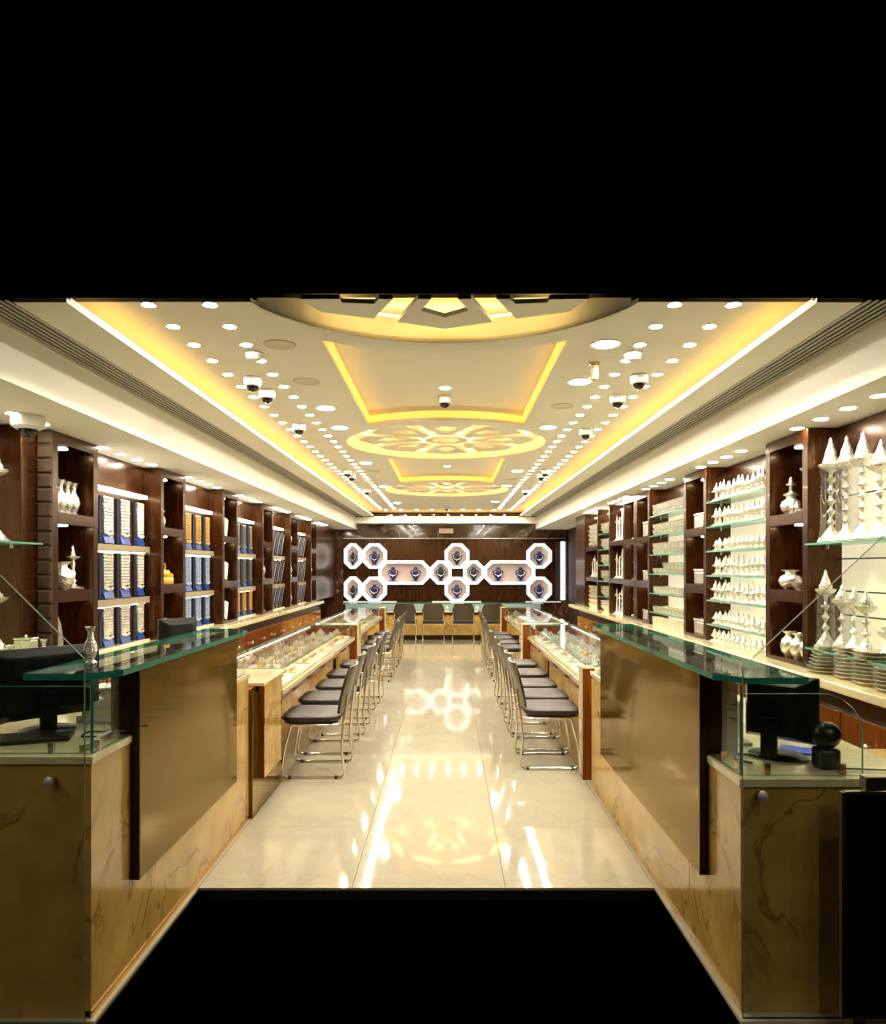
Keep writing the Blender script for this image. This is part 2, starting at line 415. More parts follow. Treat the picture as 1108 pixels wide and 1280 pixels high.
for ci, c in enumerate(CIR):
    for k in range(8):
        a = PI/8+ k*PI/4 + PI/8
        mx, my = c[0]+.8*math.cos(a), c[1]+.8*math.sin(a)
        if wd is None: wd = wedge_data().build('medallion_panel', 'plaster', ceiling); o = wd
        else: o = wd.copy(); COL.objects.link(o); o.parent = ceiling
        if ci == 0:
            bmw = bmesh.new(); bmw.from_mesh(o.data); Mx = Matrix.Translation((c[0], c[1], ZP)) @ Matrix.Rotation(a, 4, 'Z')
            bmw.transform(Mx); bmesh.ops.bisect_plane(bmw, geom=bmw.verts[:]+bmw.edges[:]+bmw.faces[:], plane_co=(0, 3.36, 0), plane_no=(0, 1, 0), clear_inner=True)
            bmw.transform(Mx.inverted())
            if len(bmw.faces):
                dm = o.data.copy(); bmw.to_mesh(dm); first = o.data; o2 = bpy.data.objects.new('medallion_panel', dm); COL.objects.link(o2); o2.parent = ceiling
                o2.location = (c[0], c[1], ZP); o2.rotation_euler = (0, 0, a)
            bmw.free()
            if o is not wd: bpy.data.objects.remove(o)
            continue
        if ci == 1 and k == 0: bpy.data.objects.remove(o); o = wd
        o.location = (c[0], c[1], ZP); o.rotation_euler = (0, 0, a)
    if ci:
        ring_m = MB(); ring_poly(circ((0,0), .13, 24), circ((0,0), .21, 24), 0, .02, ring_m)
        o = ring_m.build('medallion_hub', 'plaster', ceiling); o.location = (c[0], c[1], ZP)
    # LED ribbon rings lying on the back of the panels
    for rr in (.80, .27):
        pts = circ(c, rr, 48)
        if ci == 0:
            pts = [p for p in circ(c, rr, 96) if p[1] > 3.52]
            pts.sort(key=lambda p: p[0])
            if len(pts) < 3: continue
        m = MB(); n = len(pts)
        for i in range(n if ci else n-1):
            a, b = pts[i], pts[(i+1) % n]
            m.tube([(*a, ZP+.032), (*b, ZP+.032)], .006, 4)
        m.build('led_ribbon', 'med_yellow', ceiling)
# side soffits, their faces, the lower band with a linear grille, and the lit cove
def yc(z): return (z-1.5)*900/338   # where the modelled ceiling begins at each height
def side(sgn, xw, xf, xc, gx0, gx1, y0):
    s = sgn
    so = bx('soffit', 'plaster', xf, xw, 2.55, YB, ZS, ZS+.02, ceiling)
    bx('fascia', 'plaster', xf, xf+s*.02, yc(ZB), YB, ZS+.02, ZB, ceiling)
    bx('fascia_bead', 'plaster', xf-s*.004, xf, 2.6, YB, ZB-.02, ZB-.012, ceiling)
    # band: strip between fascia and grille / grille and cove lip
    bx('band', 'plaster', gx1, xc, yc(ZB+.02), 15.3, ZB, ZB+.02, ceiling)
    bx('band', 'plaster', xf+s*.02, gx0, yc(ZB+.02), 15.3, ZB, ZB+.02, ceiling)
    bx('cove_upstand', 'plaster', xc, xc+s*.012, yc(ZB+.032), 15.3, ZB+.02, ZB+.032, ceiling)
    bx('cove_back', 'plaster', xc+s*.25, xc+s*.262, yc(ZU), YB, ZB+.02, ZU, ceiling)
    bx('led_ribbon', 'cove_yellow', xc+s*.03, xc+s*.045, 3.26, 15.25, ZB+.021, ZB+.029, ceiling)
    g = E('linear_air_grille', 'long dark linear air slot with pale blades along the %s of the ceiling' % ('left' if s < 0 else 'right'), 'air grille')
    bx('plenum', 'black_matte', gx0, gx1, yc(ZB+.03), 15.3, ZB+.012, ZB+.03, g)
    nb = 6
    W = (gx1-gx0)
    for k in range(nb):
        xx = gx0+W*(k+.5)/nb
        bx('blade', 'slat_white', xx-abs(W)/nb*.21, xx+abs(W)/nb*.21, yc(ZB+.01), 15.3, ZB-.002, ZB+.002, g)
    bx('grille_frame', 'slat_white', gx0, gx0-s*.004, yc(ZB+.03), 15.3, ZB-.004, ZB+.012, g)
    bx('grille_frame', 'slat_white', gx1, gx1+s*.004, yc(ZB+.03), 15.3, ZB-.004, ZB+.012, g)
side(-1, WL, XFL, XCL, -1.975, -1.80, 2.6)
side(1, 2.38, XFR, XCR, 1.905, 1.72, 2.6)
bx('soffit', 'plaster', 2.38, 2.62, 12.1, YB, ZS, ZS+.02, ceiling)
# cross beam in front of the back wall
bx('cross_beam', 'plaster', XFL, XFR, 15.3, 15.5, 2.455, 2.58, ceiling)
bx('beam_soffit', 'plaster', XFL, XFR, 15.5, YB-.121, 2.455, 2.475, ceiling)
bx('led_ribbon', 'cove_yellow', XCL, XCR, 15.53, 15.545, 2.60, 2.61, ceiling)
bx('beam_shelf', 'plaster', XFL, XFR, 15.5, YB, 2.58, 2.598, ceiling)

# ================================================================ CEILING FITTINGS
def ringdisc(name, label, cat, r, lamp, child='lamp'):
    m = MB(); m.lathe([(r*.86, -.001), (r*1.12, -.004), (r*1.14, 0), (r*1.10, .004)], 20)
    o = m.build(name, 'plaster_white', smooth=True); tag(o, label, cat)
    MB().lathe([(1e-6, 0), (r*.86, 0), (r*.86, .002), (1e-6, .002)], 20, (0, 0, -.0035)).build(child, lamp, o)
    return Kind(o)
dl = ringdisc('recessed_downlight', 'x', 'downlight', .031, 'lamp_warm')
rows = [(-1.385, 'outer left'), (-1.10, 'inner left'), (1.05, 'inner right'), (1.32, 'outer right')]
for x, nm in rows:
    k = 0; yy = 3.33
    while yy < 14.9:
        dl.put((x, yy, ZU-.001), 0, 'small round downlight in the %s ceiling row, %s from the camera' % (nm, nth(k)), 'downlights in the %s ceiling row' % nm); yy += .30; k += 1
for k in range(9):
    dl.put((-1.30+.325*k, 15.05, ZU-.001), 0, 'small round downlight in the cross row before the back wall, %s from the left' % ORD[k], 'downlights in the cross row at the far end')
sl = ringdisc('recessed_downlight', 'x', 'downlight', .040, 'lamp_soffit')
for kb in range(-1, 6):
    bn = 'nearest' if kb < 0 else ORD[kb]
    for j in range(4):
        yy = 3.36+1.65*(kb+1)+.275*j
        if yy > 2.9:
            sl.put((-2.36 if kb < 0 else -2.40, yy, ZS-.001), 0, 'left soffit downlight over the %s, %s in its group' % ('nearest bay' if kb < 0 else ORD[kb]+' bay beyond the first column', ORD[j]), 'left soffit downlights, %s bay' % bn)
    if kb > 3: continue
    for j in range(4):
        yy = 3.50+1.65*(kb+1)+.275*j
        sl.put((2.10, yy, ZS-.001), 0, 'right soffit downlight over the %s, %s in its group' % ('nearest bay' if kb < 0 else ORD[kb]+' bay beyond the first column', ORD[j]), 'right soffit downlights, %s bay' % bn)
bl = ringdisc('large_downlight', 'x', 'downlight', .075, 'lamp_big')
big = [(.86, 3.92, 'right of the first tray, nearest the camera'), (.865, 4.71, 'right of the first tray beside the hanging sensor'), (.87, 6.24, 'right of the middle medallion'),
       (.875, 9.05, 'right of the second tray'), (.875, 10.66, 'right of the far medallion'), (.87, 13.2, 'right side beyond the far medallion'),
       (-.93, 5.49, 'left of the first tray at its far corner'), (-.94, 6.26, 'left of the middle medallion'), (-.95, 8.35, 'left of the second tray'),
       (-.955, 10.76, 'left of the far medallion'), (-.955, 13.5, 'left side beyond the far medallion')]
for x, yy, nm in big: bl.put((x, yy, ZU-.001), 0, 'large round lit downlight ' + nm)
tl = [(-.02, 5.35, 'first'), (-.01, 9.45, 'second')]
for x, yy, nm in tl: dl.put((x, yy, ZR-.001), 0, 'round lit downlight inside the %s ceiling tray' % nm, None, 1.3)['group'] = 'tray downlights'
sp = MB().lathe([(1e-6, -.002), (.070, -.002), (.078, -.005), (.086, -.004), (.088, 0), (.088, .002)], 24).build('ceiling_speaker', 'back_card', smooth=True)
tag(sp, 'x', 'speaker'); SPK = Kind(sp)
for x, yy, nm in [(-.917, 3.93, 'nearest the camera on the left'), (-.926, 4.71, 'second on the left, beside the first tray'), (.86, 5.42, 'right of the first tray'),
                  (-.93, 9.07, 'left of the second tray'), (.88, 9.87, 'right, before the far medallion')]:
    SPK.put((x, yy, ZU-.001), 0, 'flush round unlit ceiling speaker grille ' + nm)
def dome():
    o = E('dome_camera', 'x', 'security camera')
    MB().lathe([(.052, 0), (.055, -.012), (.055, -.045), (.048, -.055), (.040, -.057)], 20).build('housing', 'plaster_white', o, True)
    MB().lathe([(.040, -.056), (.036, -.072), (.022, -.086), (1e-6, -.092)], 20).build('dome_window', 'dome_smoke', o, True)
    return Kind(o)
DM = dome()
for x, yy, nm in [(-1.25, 4.61, 'nearest in the left downlight rows'), (-1.24, 4.94, 'second in the left rows, just behind the nearest'), (-1.26, 6.1, 'third in the left rows'),
                  (-1.25, 8.95, 'fourth in the left rows'), (-1.25, 9.35, 'fifth in the left rows, paired with the fourth'), (-1.25, 11.1, 'sixth in the left rows'),
                  (1.21, 4.55, 'nearest in the right downlight rows'), (1.20, 5.08, 'second in the right rows'), (1.21, 6.31, 'third in the right rows'),
                  (1.21, 8.93, 'fourth in the right rows'), (1.21, 9.3, 'fifth in the right rows, paired with the fourth'), (1.21, 11.2, 'sixth in the right rows'), (-.02, 14.2, 'in the middle of the far ceiling end')]:
    DM.put((x, yy, ZU-.0005), 0, 'white dome camera with black window, ' + nm)
DM.put((-.025, 5.62, ZR-.0005), 0, 'white dome camera with black window inside the first ceiling tray')
sd = MB().lathe([(.055, 0), (.055, -.012), (.048, -.016), (.044, -.034), (.030, -.044), (1e-6, -.046)], 20).build('smoke_detector', 'plaster_white', smooth=True)
tag(sd, 'x', 'smoke detector'); SD = Kind(sd)
SD.put((-1.10, 4.08, ZU), 0, 'white smoke detector on the left of the ceiling by the inner row')
SD.put((1.05, 4.08, ZU), 0, 'white smoke detector on the right of the ceiling by the inner row')
o = MB().lathe([(.085, 0), (.088, -.03), (.085, -.06), (.06, -.075), (.05, -.075)], 24).build('dome_camera', 'plaster_white', smooth=True)
o.location = (-2.32, 3.98, ZS); tag(o, 'large white dome camera under the left soffit in front of the first column', 'security camera')
MB().lathe([(.05, -.075), (.045, -.095), (.025, -.112), (1e-6, -.116)], 20).build('dome_window', 'dome_smoke', o, True)
o = E('hanging_sensor', 'small beige cylindrical sensor hanging from the ceiling beside a large downlight', 'sensor', (.87, 4.28, ZU))
MB().lathe([(.034, 0), (.034, -.008), (.02, -.012), (.02, -.02)], 16).build('mount', 'brass', o, True)
MB().lathe([(.022, -.018), (.026, -.026), (.026, -.09), (.02, -.10), (1e-6, -.101)], 16).build('sensor_body', 'cream_top', o, True)

# ================================================================ SIDE WALL DISPLAY
def column(sgn, xf, xw, y0, y1, label, niches=3, padded=False, name='display_column'):
    o = E(name, label, 'display column', (xf, y0, 0))
    s = sgn; D = abs(xw-xf)-.005; L = y1-y0
    def b(nm, mat, u0, u1, v0, v1, z0, z1, **k):   # u: depth from the front into the wall
        return bx(nm, mat, s*u0, s*u1, v0, v1, z0, z1, o, **k)
    b('side_panel', 'walnut', 0, D, 0, .065, .90, ZS-.003, bevel=.003); b('side_panel', 'walnut', 0, D, L-.065, L, .90, ZS-.003, bevel=.003)
    b('back_panel', 'walnut_dark', D-.012, D, .066, L-.066, .90, ZS-.003)
    b('top_rail', 'walnut', 0, D-.013, .066, L-.066, 2.27, ZS-.003)
    b('shelf', 'walnut', 0, D-.013, .066, L-.066, 1.775, 1.845); b('shelf', 'walnut', 0, D-.013, .066, L-.066, 1.285, 1.36)
    b('bottom_shelf', 'walnut', 0, D-.013, .066, L-.066, .90, .925)
    for zt in (2.27, 1.775, 1.285):
        q = MB().lathe([(1e-6, -.001), (.03, -.001), (.034, -.004), (.038, 0)], 14, (s*.10, L/2, zt-.001)).build('niche_lamp', 'lamp_niche', o)
    if padded:
        m = MB()
        z = .93; k = 0
        while z+.088 < ZS:
            q = MB(); x1, x2 = (-.002, .093)
            q.add([(s*x1, -.002, z), (s*x2, -.002, z), (s*x2, -.002, z+.0875), (s*x1, -.002, z+.0875),
                   (s*(x1+.012), -.014, z+.012), (s*(x2-.012), -.014, z+.012), (s*(x2-.012), -.014, z+.0755), (s*(x1+.012), -.014, z+.0755)],
                  [(0,1,5,4),(1,2,6,5),(2,3,7,6),(3,0,4,7),(4,5,6,7),(3,2,1,0)])
            q.build('padded_square', 'padded', o); z += .088
    return o
# left columns
for k in range(6):
    y0 = 4.37+1.65*k
    column(-1, -2.40, WL, y0, y0+.57, 'tall glossy walnut column with three niches on the left wall, %s from the camera' % ORD[k], padded=(k == 0))
for k in range(3):
    y0 = 4.30+1.69*k
    column(1, 2.15, WR, y0, y0+.57, 'tall glossy walnut column with three niches on the right wall, %s from the camera' % ORD[k])
column(1, 2.15, WR, 8.26, 8.84, 'narrow walnut niche column adjoining the third column on the right wall')
o = bx('wall_panel', 'walnut', 2.15, 2.375, 11.3, 12.09, .90, ZS-.003, bevel=.004); tag(o, 'plain dark walnut end block closing the right wall shelves', 'wall panel')
for z_, nm in ((1.60, 'upper'), (1.08, 'lower')): pass
o = bx('wall_panel', 'walnut', -2.695, -2.42, 13.2, 15.66, .90, ZS-.003, bevel=.004); tag(o, 'plain dark walnut panelling at the far end of the left wall', 'wall panel')

# left bays: shelves with necklace boards
def lbay(k, y0, y1):
    o = E('wall_display_bay', 'walnut wall bay with lit shelf strips holding dark boards, %s on the left wall' % ORD[k], 'display bay', (0, y0, 0))
    L = y1-y0
    bx('back_panel', 'walnut', -2.69, -2.545, .002, L-.002, .90, 2.10, o)
    bx('fascia', 'walnut', -2.69, -2.545, .002, L-.002, 2.101, ZS-.003, o)
    bx('light_strip', 'strip_white', -2.56, -2.50, .002, L-.03, 2.070, 2.096, o)
    for z in (1.625, 1.215):
        bx('lit_shelf', 'shelf_beige', -2.544, -2.48, .002, L-.03, z, z+.050, o)
        bx('light_strip', 'strip_white', -2.54, -2.52, .002, L-.03, z-.008, z-.001, o)
    bx('lit_shelf', 'cream_top', -2.544, -2.48, .002, L-.03, .90, .915, o)
    return o
for k in range(5): lbay(k, 4.94+1.65*k, 6.02+1.65*k)
def board(chain_mat, base_mat, strands=4, label=''):
    o = E('necklace_board', label, 'necklace display')
    w_, h = .225, .35
    MB().box(0, .012, -w_/2, w_/2, 0, h).build('backing_board', 'navy_dark', o, bevel=.002)
    MB().add([(.012, -w_*.33, .002), (.035, -w_*.33, .002), (.035, w_*.33, .002), (.012, w_*.33, .002), (.012, -w_*.33, .075), (.012, w_*.33, .075)],
             [(0,1,2,3),(1,4,5,2),(0,4,1),(3,2,5),(0,3,5,4)]).build('display_foot', base_mat, o)
    for s in range(strands):
        y = (s-(strands-1)/2)*w_*.66/strands
        m = MB(); zz = h-.015; 
        while zz > .07+random.random()*.02:
            m.ball((.020, y, zz), .0135, 6); zz -= .023
        m.build('chain', chain_mat, o, True)
    m = MB()
    for s in range(5): m.ball((.024, (s-2)*w_*.13, .065-abs(s-2)*-.006), .013, 6)
    m.build('pendant', chain_mat, o, True)
    return Kind(o)
BS = board('silver_bright', 'cobalt', 5); BG = board('gold', 'navy', 3); BB = board('steel', 'navy', 2); BN = board('ice', 'cobalt', 3)
rowz = [(1.682, 'top'), (1.272, 'middle'), (.916, 'bottom')]
for k in range(3):
    for z, rn in rowz:
        kd = BS if k == 0 else (BG if (k == 1 and rn == 'top') or (k == 2 and rn == 'bottom') else (BN if k == 1 else BB))
        cm = {id(BS): 'thick silver chains', id(BG): 'gold chains', id(BB): 'slim steel chains', id(BN): 'pale silver chains'}[id(kd)]
        for j in range(4):
            yy = 4.94+1.65*k+.13+.279*j
            pos = ['first', 'second', 'third', 'last'][j]
            kd.put((-2.5445, yy, z), 0, 'dark board with %s, %s of the %s row, %s left bay' % (cm, pos, rn, ORD[k]), 'necklace boards, %s left bay' % ORD[k], (1, .80 if j == 3 else 1, .88 if rn == 'bottom' else 1))
def slant():
    o = E('leaning_case', '', 'display case')
    m = MB().box(0, .018, -.08, .08, 0, .33); m.build('case_body', 'navy_dark', o, bevel=.003)
    MB().tube([(.019, -.07, .01), (.019, -.07, .32), (.019, .07, .32), (.019, .07, .01)], .004, 5, True).build('edge_band', 'steel', o)
    return Kind(o)
SLT = slant()
for k in (3, 4):
    for z, rn in rowz:
        for j in range(4):
            q = SLT.put((-2.53, 4.94+1.65*k+.14+.25*j, z+.001), 0, 'dark case leaning in the %s row, %s from near end, %s left bay' % (rn, ORD[j], ORD[k]), 'leaning jewellery cases, %s left bay' % ORD[k])
            q.rotation_euler = (math.radians(-10), math.radians(6), 0); q.location.z += .016

# wall ledges and base cabinets
o = bx('wall_ledge', 'cream_top', -2.695, -2.27, 3.2, 13.2, .85, .899, bevel=.006); tag(o, 'long cream stone ledge running under the left wall display', 'ledge')
o = bx('wall_ledge', 'cream_top', 2.02, 2.375, 3.2, 12.05, .85, .899, bevel=.006); tag(o, 'long cream stone ledge running under the right wall display', 'ledge')
def basecab(sgn, xf, xw):
    o = E('base_cabinet', '', 'cabinet'); s = sgn
    D = abs(xw-xf)-.004
    bx('carcass', 'walnut_dark', s*.03, s*D, 0, 1.64, 0, .848, o)
    for j in range(3):
        d = bx('drawer', 'post_wood', 0, s*.029, j*.546+.006, j*.546+.540, .44, .74, o, bevel=.003)
        q = MB().lathe([(.008, 0), (.008, .012), (.018, .018), (.020, .026), (.012, .034), (1e-6, .035)], 10)
        q.move(lambda v: Vector((-s*v.z, v.y+j*.546+.273, v.x+.62))); q.build('knob', 'silver_bright', d, True)
        d = bx('door', 'post_wood', 0, s*.029, j*.546+.006, j*.546+.540, .08, .43, o, bevel=.003)
    return Kind(o)
CL = basecab(-1, -2.32, WL); CRr = basecab(1, 2.07, WR)
for k in range(6):
    CL.put((-2.32, 3.25+1.65*k, 0), 0, 'dark walnut base cabinet with reddish drawers under the left ledge, %s from the camera' % ORD[k], 'left base cabinets')
    if k < 5: CRr.put((2.07, 3.25+1.65*k, 0), 0, 'dark walnut base cabinet with reddish drawers under the right ledge, %s from the camera' % ORD[k], 'right base cabinets')

# right bays with glass shelves and lit back
SH = [2.045, 1.84, 1.64, 1.44, 1.237, 1.04]
def gbay(name_lab, y0, y1, zs, xb=2.375, xf=2.15, s=1, back='lit_panel', seams=()):
    o = E('glass_shelf_bay', name_lab, 'display bay', (0, y0, 0)); L = y1-y0
    bx('back_panel', back, xb-s*.002, xb-s*.022, .002, L-.002, .90, 2.13, o)
    bx('fascia', 'walnut', xb-s*.002, xb-s*.045, .002, L-.002, 2.131, ZS-.003, o)
    for z in seams: bx('panel_seam', 'black_matte', xb-s*.023, xb-s*.025, .002, L-.002, z, z+.008, o)
    for z in zs:
        bx('glass_shelf', 'glass_green', xf, xb-s*.026, .003, L-.003, z-.010, z, o, side='green_edge_light')
        for yy in (.03, L-.03): MB().lathe([(.008, 0), (.008, .02)], 8, ((xf+xb)/2, yy, z-.031)).build('bracket', 'steel', o)
    return o
gbay('lit glass shelf bay between the first and second right columns', 4.872, 5.988, SH)
gbay('lit glass shelf bay between the second and third right columns', 6.562, 7.678, SH)
gbay('nearest right wall bay with lit panels and two glass shelves', 3.22, 4.298, [1.03, 1.645], 2.375, 2.13, seams=(1.36, 1.55, 1.22, 1.92))
gbay('nearest left wall bay with lit panels and two glass shelves', 3.22, 4.198, [1.03, 1.645], -2.695, -2.36, -1, seams=(1.36,))
# woody bays of the far right wall
q = bx('wall_panel', 'walnut', -2.695, -2.49, 4.20, 4.365, .90, ZS-.003, bevel=.003); tag(q, 'narrow dark walnut panel standing just before the first left column', 'wall panel')
def wbay(lab, y0, y1, zs, glass=False):
    o = E('shelf_bay', lab, 'display bay', (0, y0, 0)); L = y1-y0
    bx('back_panel', 'walnut_dark' if not glass else 'back_card', 2.36, 2.375, .002, L-.002, .90, ZS-.003, o)
    bx('side_panel', 'walnut', 2.16, 2.359, 0, .03, .90, ZS-.003, o); bx('side_panel', 'walnut', 2.16, 2.359, L-.03, L, .90, ZS-.003, o)
    for z in zs:
        if glass: bx('glass_shelf', 'glass_green', 2.16, 2.359, .031, L-.031, z-.01, z, o, side='green_edge_light')
        else: bx('shelf', 'walnut', 2.16, 2.359, .031, L-.031, z-.06, z, o, bevel=.003)
    bx('light_strip', 'strip_white', 2.30, 2.34, .031, L-.031, 2.27, 2.285, o)
    return o
wbay('walnut shelf bay with silver candle stands, fourth bay of the right wall', 8.842, 9.62, [1.36, 1.85])
wbay('open bay of glass shelves with silver bowls, fifth of the right wall', 9.622, 10.38, [1.1, 1.32, 1.54, 1.76, 1.98], True)
wbay('walnut shelf bay with stacked silver goods, sixth bay of the right wall', 10.382, 11.298, [1.36, 1.82])

# ================================================================ SILVER GOODS
def lath(name, prof, mat, cat, n=14, extra=None):
    m = MB().lathe(prof, n); o = m.build(name, mat, smooth=True); tag(o, 'x', cat)
    if extra: extra(o)
    return Kind(o)
# small lamp with pointed finial (about .15 high)
spire = lath('silver_lamp', [(.040, 0), (.042, .008), (.018, .020), (.010, .034), (.016, .044), (.009, .054), (.012, .064), (.036, .074), (.038, .082), (.020, .090), (.016, .104), (.009, .124), (.004, .142), (1e-6, .150)], 'silver_bright', 'lamp', 12)
spire_low = lath('silver_lamp', [(.036, 0), (.038, .006), (.014, .018), (.010, .030), (.030, .042), (.034, .050), (.022, .056), (.017, .070), (.008, .090), (1e-6, .105)], 'silver_bright', 'lamp', 12)
cup = lath('silver_cup', [(.022, 0), (.024, .004), (.028, .010), (.036, .034), (.040, .060), (.042, .062), (.037, .060), (.030, .030), (1e-6, .012)], 'silver_bright', 'cup', 12)
tumbler = lath('silver_tumbler', [(.026, 0), (.027, .004), (.030, .030), (.034, .070), (.036, .074), (.032, .072), (.027, .02), (1e-6, .01)], 'silver_bright', 'tumbler', 12)
bowl = lath('silver_bowl', [(.035, 0), (.036, .006), (.060, .030), (.085, .060), (.092, .066), (.084, .062), (.055, .026), (1e-6, .014)], 'silver_bright', 'bowl', 18)
plate = lath('silver_plate', [(1e-6, .002), (.095, .002), (.098, 0), (.112, .012), (.135, .020), (.137, .023), (.110, .018), (.095, .009), (1e-6, .009)], 'silver', 'plate', 22)
vase = lath('silver_vase', [(.034, 0), (.036, .008), (.020, .022), (.030, .050), (.040, .085), (.032, .125), (.018, .150), (.015, .185), (.026, .215), (.030, .222), (.024, .215), (1e-6, .19)], 'silver_bright', 'vase', 14)
kal = lath('silver_pot', [(.030, 0), (.034, .006), (.055, .030), (.066, .065), (.055, .100), (.030, .118), (.028, .130), (.048, .145), (.050, .150), (.03, .148), (1e-6, .12)], 'silver', 'pot', 16)
stick = lath('candle_stand', [(.05, 0), (.054, .010), (.022, .028), (.012, .05), (.020, .07), (.010, .09), (.015, .13), (.008, .16), (.014, .20), (.009, .23), (.036, .255), (.038, .262), (.014, .27), (.008, .31), (.003, .345), (1e-6, .36)], 'silver_bright', 'candle stand', 12)
box = MB().box(-.06, .06, -.05, .05, 0, .07).box(-.064, .064, -.054, .054, .072, .088).build('silver_box', 'silver', bevel=.006); tag(box, 'x', 'box'); BOX = Kind(box)
for b_ in (0,): MB().ball((0, 0, .098), .011, 8).build('knob', 'silver_bright', box, True)

# bay 1 right (spires)
sr = ['top', 'second', 'third', 'fourth', 'fifth', 'lowest']
for i, z in enumerate(SH):
    kd = spire if i < 2 else (spire_low if i in (2, 5) else spire)
    for row, xx in ((0, 2.205), (1, 2.30)):
        n = 12
        for j in range(n):
            kd.put((xx+random.uniform(-.006, .006), 4.925+.090*j+(.04 if row else 0), z+.0005), random.random()*3, 'pointed silver lamp, %s in the %s row, %s shelf past the first right column' % (nth(j), ['front', 'rear'][row], sr[i]),
                   'silver lamps on the %s shelf of the right spire bay, %s row' % (sr[i], ['front', 'rear'][row]), random.uniform(.95, 1.16)*(1.0 if row else .95))
for j in range(11):
    spire_low.put((2.20, 4.95+.098*j, .8995), 0, 'low silver lamp on the right ledge under the glass shelves, %s from the near end' % nth(j), 'silver lamps on the right ledge')
# bay 2 right (cups stacked)
for i, z in enumerate(SH):
    kd = cup if i != 4 else tumbler
    for row, xx in ((0, 2.20), (1, 2.30)):
        for j in range(9):
            yy = 6.63+.122*j
            for t in range(2 if (i < 4 and (i != 3 or row)) else 1):
                kd.put((xx, yy, z+.0005+t*.0585), 0, 'silver %s, %s in the %s %s row, %s shelf before third right column' % ('cup' if i != 4 else 'tumbler', nth(j), ['front', 'rear'][row], 'upper' if t else 'lower', sr[i]),
                       'silver cups on the %s shelf, %s %s' % (sr[i], ['front', 'rear'][row], ['lower', 'upper'][t]), (.92, .92, .94))
for j in range(9):
    tumbler.put((2.20, 6.63+.122*j, .8995), 0, 'silver tumbler on the right ledge under the cup shelves, %s from the near end' % nth(j), 'silver tumblers on the right ledge', 1.2)

# near right bay: tall tower lamps in clear wrap
def tower(h, wrap):
    o = E('tower_lamp', '', 'lamp')
    prof = [(.085, 0), (.088, .012), (.072, .022), (.055, .045), (.030, .075), (.016, .095)]
    z = .10; body_top = h*.70
    while z < body_top-.04:
        prof += [(.013, z), (.030, z+.016), (.032, z+.022), (.013, z+.036), (.011, z+.052)]; z += .062
    prof += [(.020, body_top-.02), (.060, body_top), (.078, body_top+.015), (.080, body_top+.024), (.05, body_top+.03)]
    MB().lathe(prof, 18).build('stem', 'silver_bright', o, True)
    MB().lathe([(.050, body_top+.030), (.052, body_top+.045), (.038, h*.82), (.034, h*.86), (.020, h*.91), (.012, h*.95), (.013, h*.965), (1e-6, h)], 14).build('finial', 'silver_bright', o, True)
    if wrap: MB().lathe([(.083, .014), (.070, .10), (.066, body_top-.04), (.078, body_top-.005)], 20).build('clear_wrap', 'plastic_wrap', o, True)
    return o
for i, (yy, xx, h) in enumerate([(4.20, 2.235, .62), (4.04, 2.24, .60), (3.88, 2.24, .595), (3.73, 2.245, .52), (3.57, 2.245, .55)]):
    o = tower(h, i < 2); o.location = (xx, yy, 1.6455); o.scale = (.86, .86, 1)
    o['label'] = 'tall wrapped silver tower lamp on the upper right glass shelf, %s from the column' % ORD[i]; o['group'] = 'tall tower lamps on the right'
for i, (yy, xx, h, wr) in enumerate([(4.22, 2.215, .46, True), (4.08, 2.235, .38, True), (3.93, 2.22, .37, False), (3.80, 2.21, .35, False), (3.68, 2.26, .17, False)]):
    o = tower(h, wr); o.location = (xx, yy, 1.0305); o.scale = (.72, .72, 1)
    o['label'] = 'medium silver lamp on the lower right glass shelf, %s from the column' % ORD[i]; o['group'] = 'medium lamps on the right'
for i, (yy, n, sc) in enumerate([(4.14, 8, .95), (3.90, 9, .72), (3.70, 9, .80), (3.48, 6, .9)]):
    for t in range(n):
        tp = sc*(1-.05*t if i == 0 else 1)
        plate.put((2.20, yy, .8995+t*.0195), 0, 'silver plate, %s from the bottom of the %s stack on the near right ledge' % (nth(t), ORD[i]), 'plates of the %s right stack' % ORD[i], (tp, tp, .85))
# near left bay
for i, (yy, h, z) in enumerate([(4.05, .55, 1.6455), (3.85, .55, 1.6455), (4.05, .40, 1.0305), (3.85, .34, 1.0305)]):
    o = tower(h, False); o.location = (-2.56, yy, z)
    o['label'] = 'tall silver lamp in the nearest left bay, %s shelf, %s from the column' % ('upper' if z > 1.5 else 'lower', ORD[i % 2]); o['group'] = 'tower lamps on the left'
for j in range(3):
    vase.put((-2.40, 3.95+.16*j, .8995), 0, 'silver vase on the left ledge before the first column, %s one' % ORD[j], 'vases on the left ledge', .8)
BOX.put((-2.42, 4.13, 1.0305), 0, 'small silver box on the lower glass shelf of the nearest left bay', None, .8)

# niche contents, left
for j in range(4):
    vase.put((-2.47-.01*j, 4.50+.10*j, 1.8455), 0, 'silver vase in the top niche of the first left column, %s from the front edge' % ORD[j], 'vases in the first left niche', (1.15, 1.15, .98))
stick.put((-2.48, 4.76, 1.3605), 0, 'silver lidded stand at the far side of the middle niche, first left column', None, (1.25, 1.25, .82))
kal.put((-2.47, 4.60, 1.3605), 0, 'round silver pot in the middle niche of the first left column', None, 1.2)
def shell():
    m = MB(); n = 20
    for s_ in (0,):
        pts = [(0, 0)]+[(.14*math.cos(a), .17*math.sin(a)) for a in [PI*k/n for k in range(n+1)]]
        m.prism([(p[0], max(0, p[1])) for p in pts[1:]], 0, .015, 'x')
    o = m.build('silver_fan', 'silver', bevel=.003); tag(o, 'x', 'ornament'); return Kind(o)
FAN = shell()
FAN.put((-2.52, 4.53, 1.3605), 0, 'tall arched silver ornament behind the pot, first left column middle niche', None, (1, .8, 1.6))
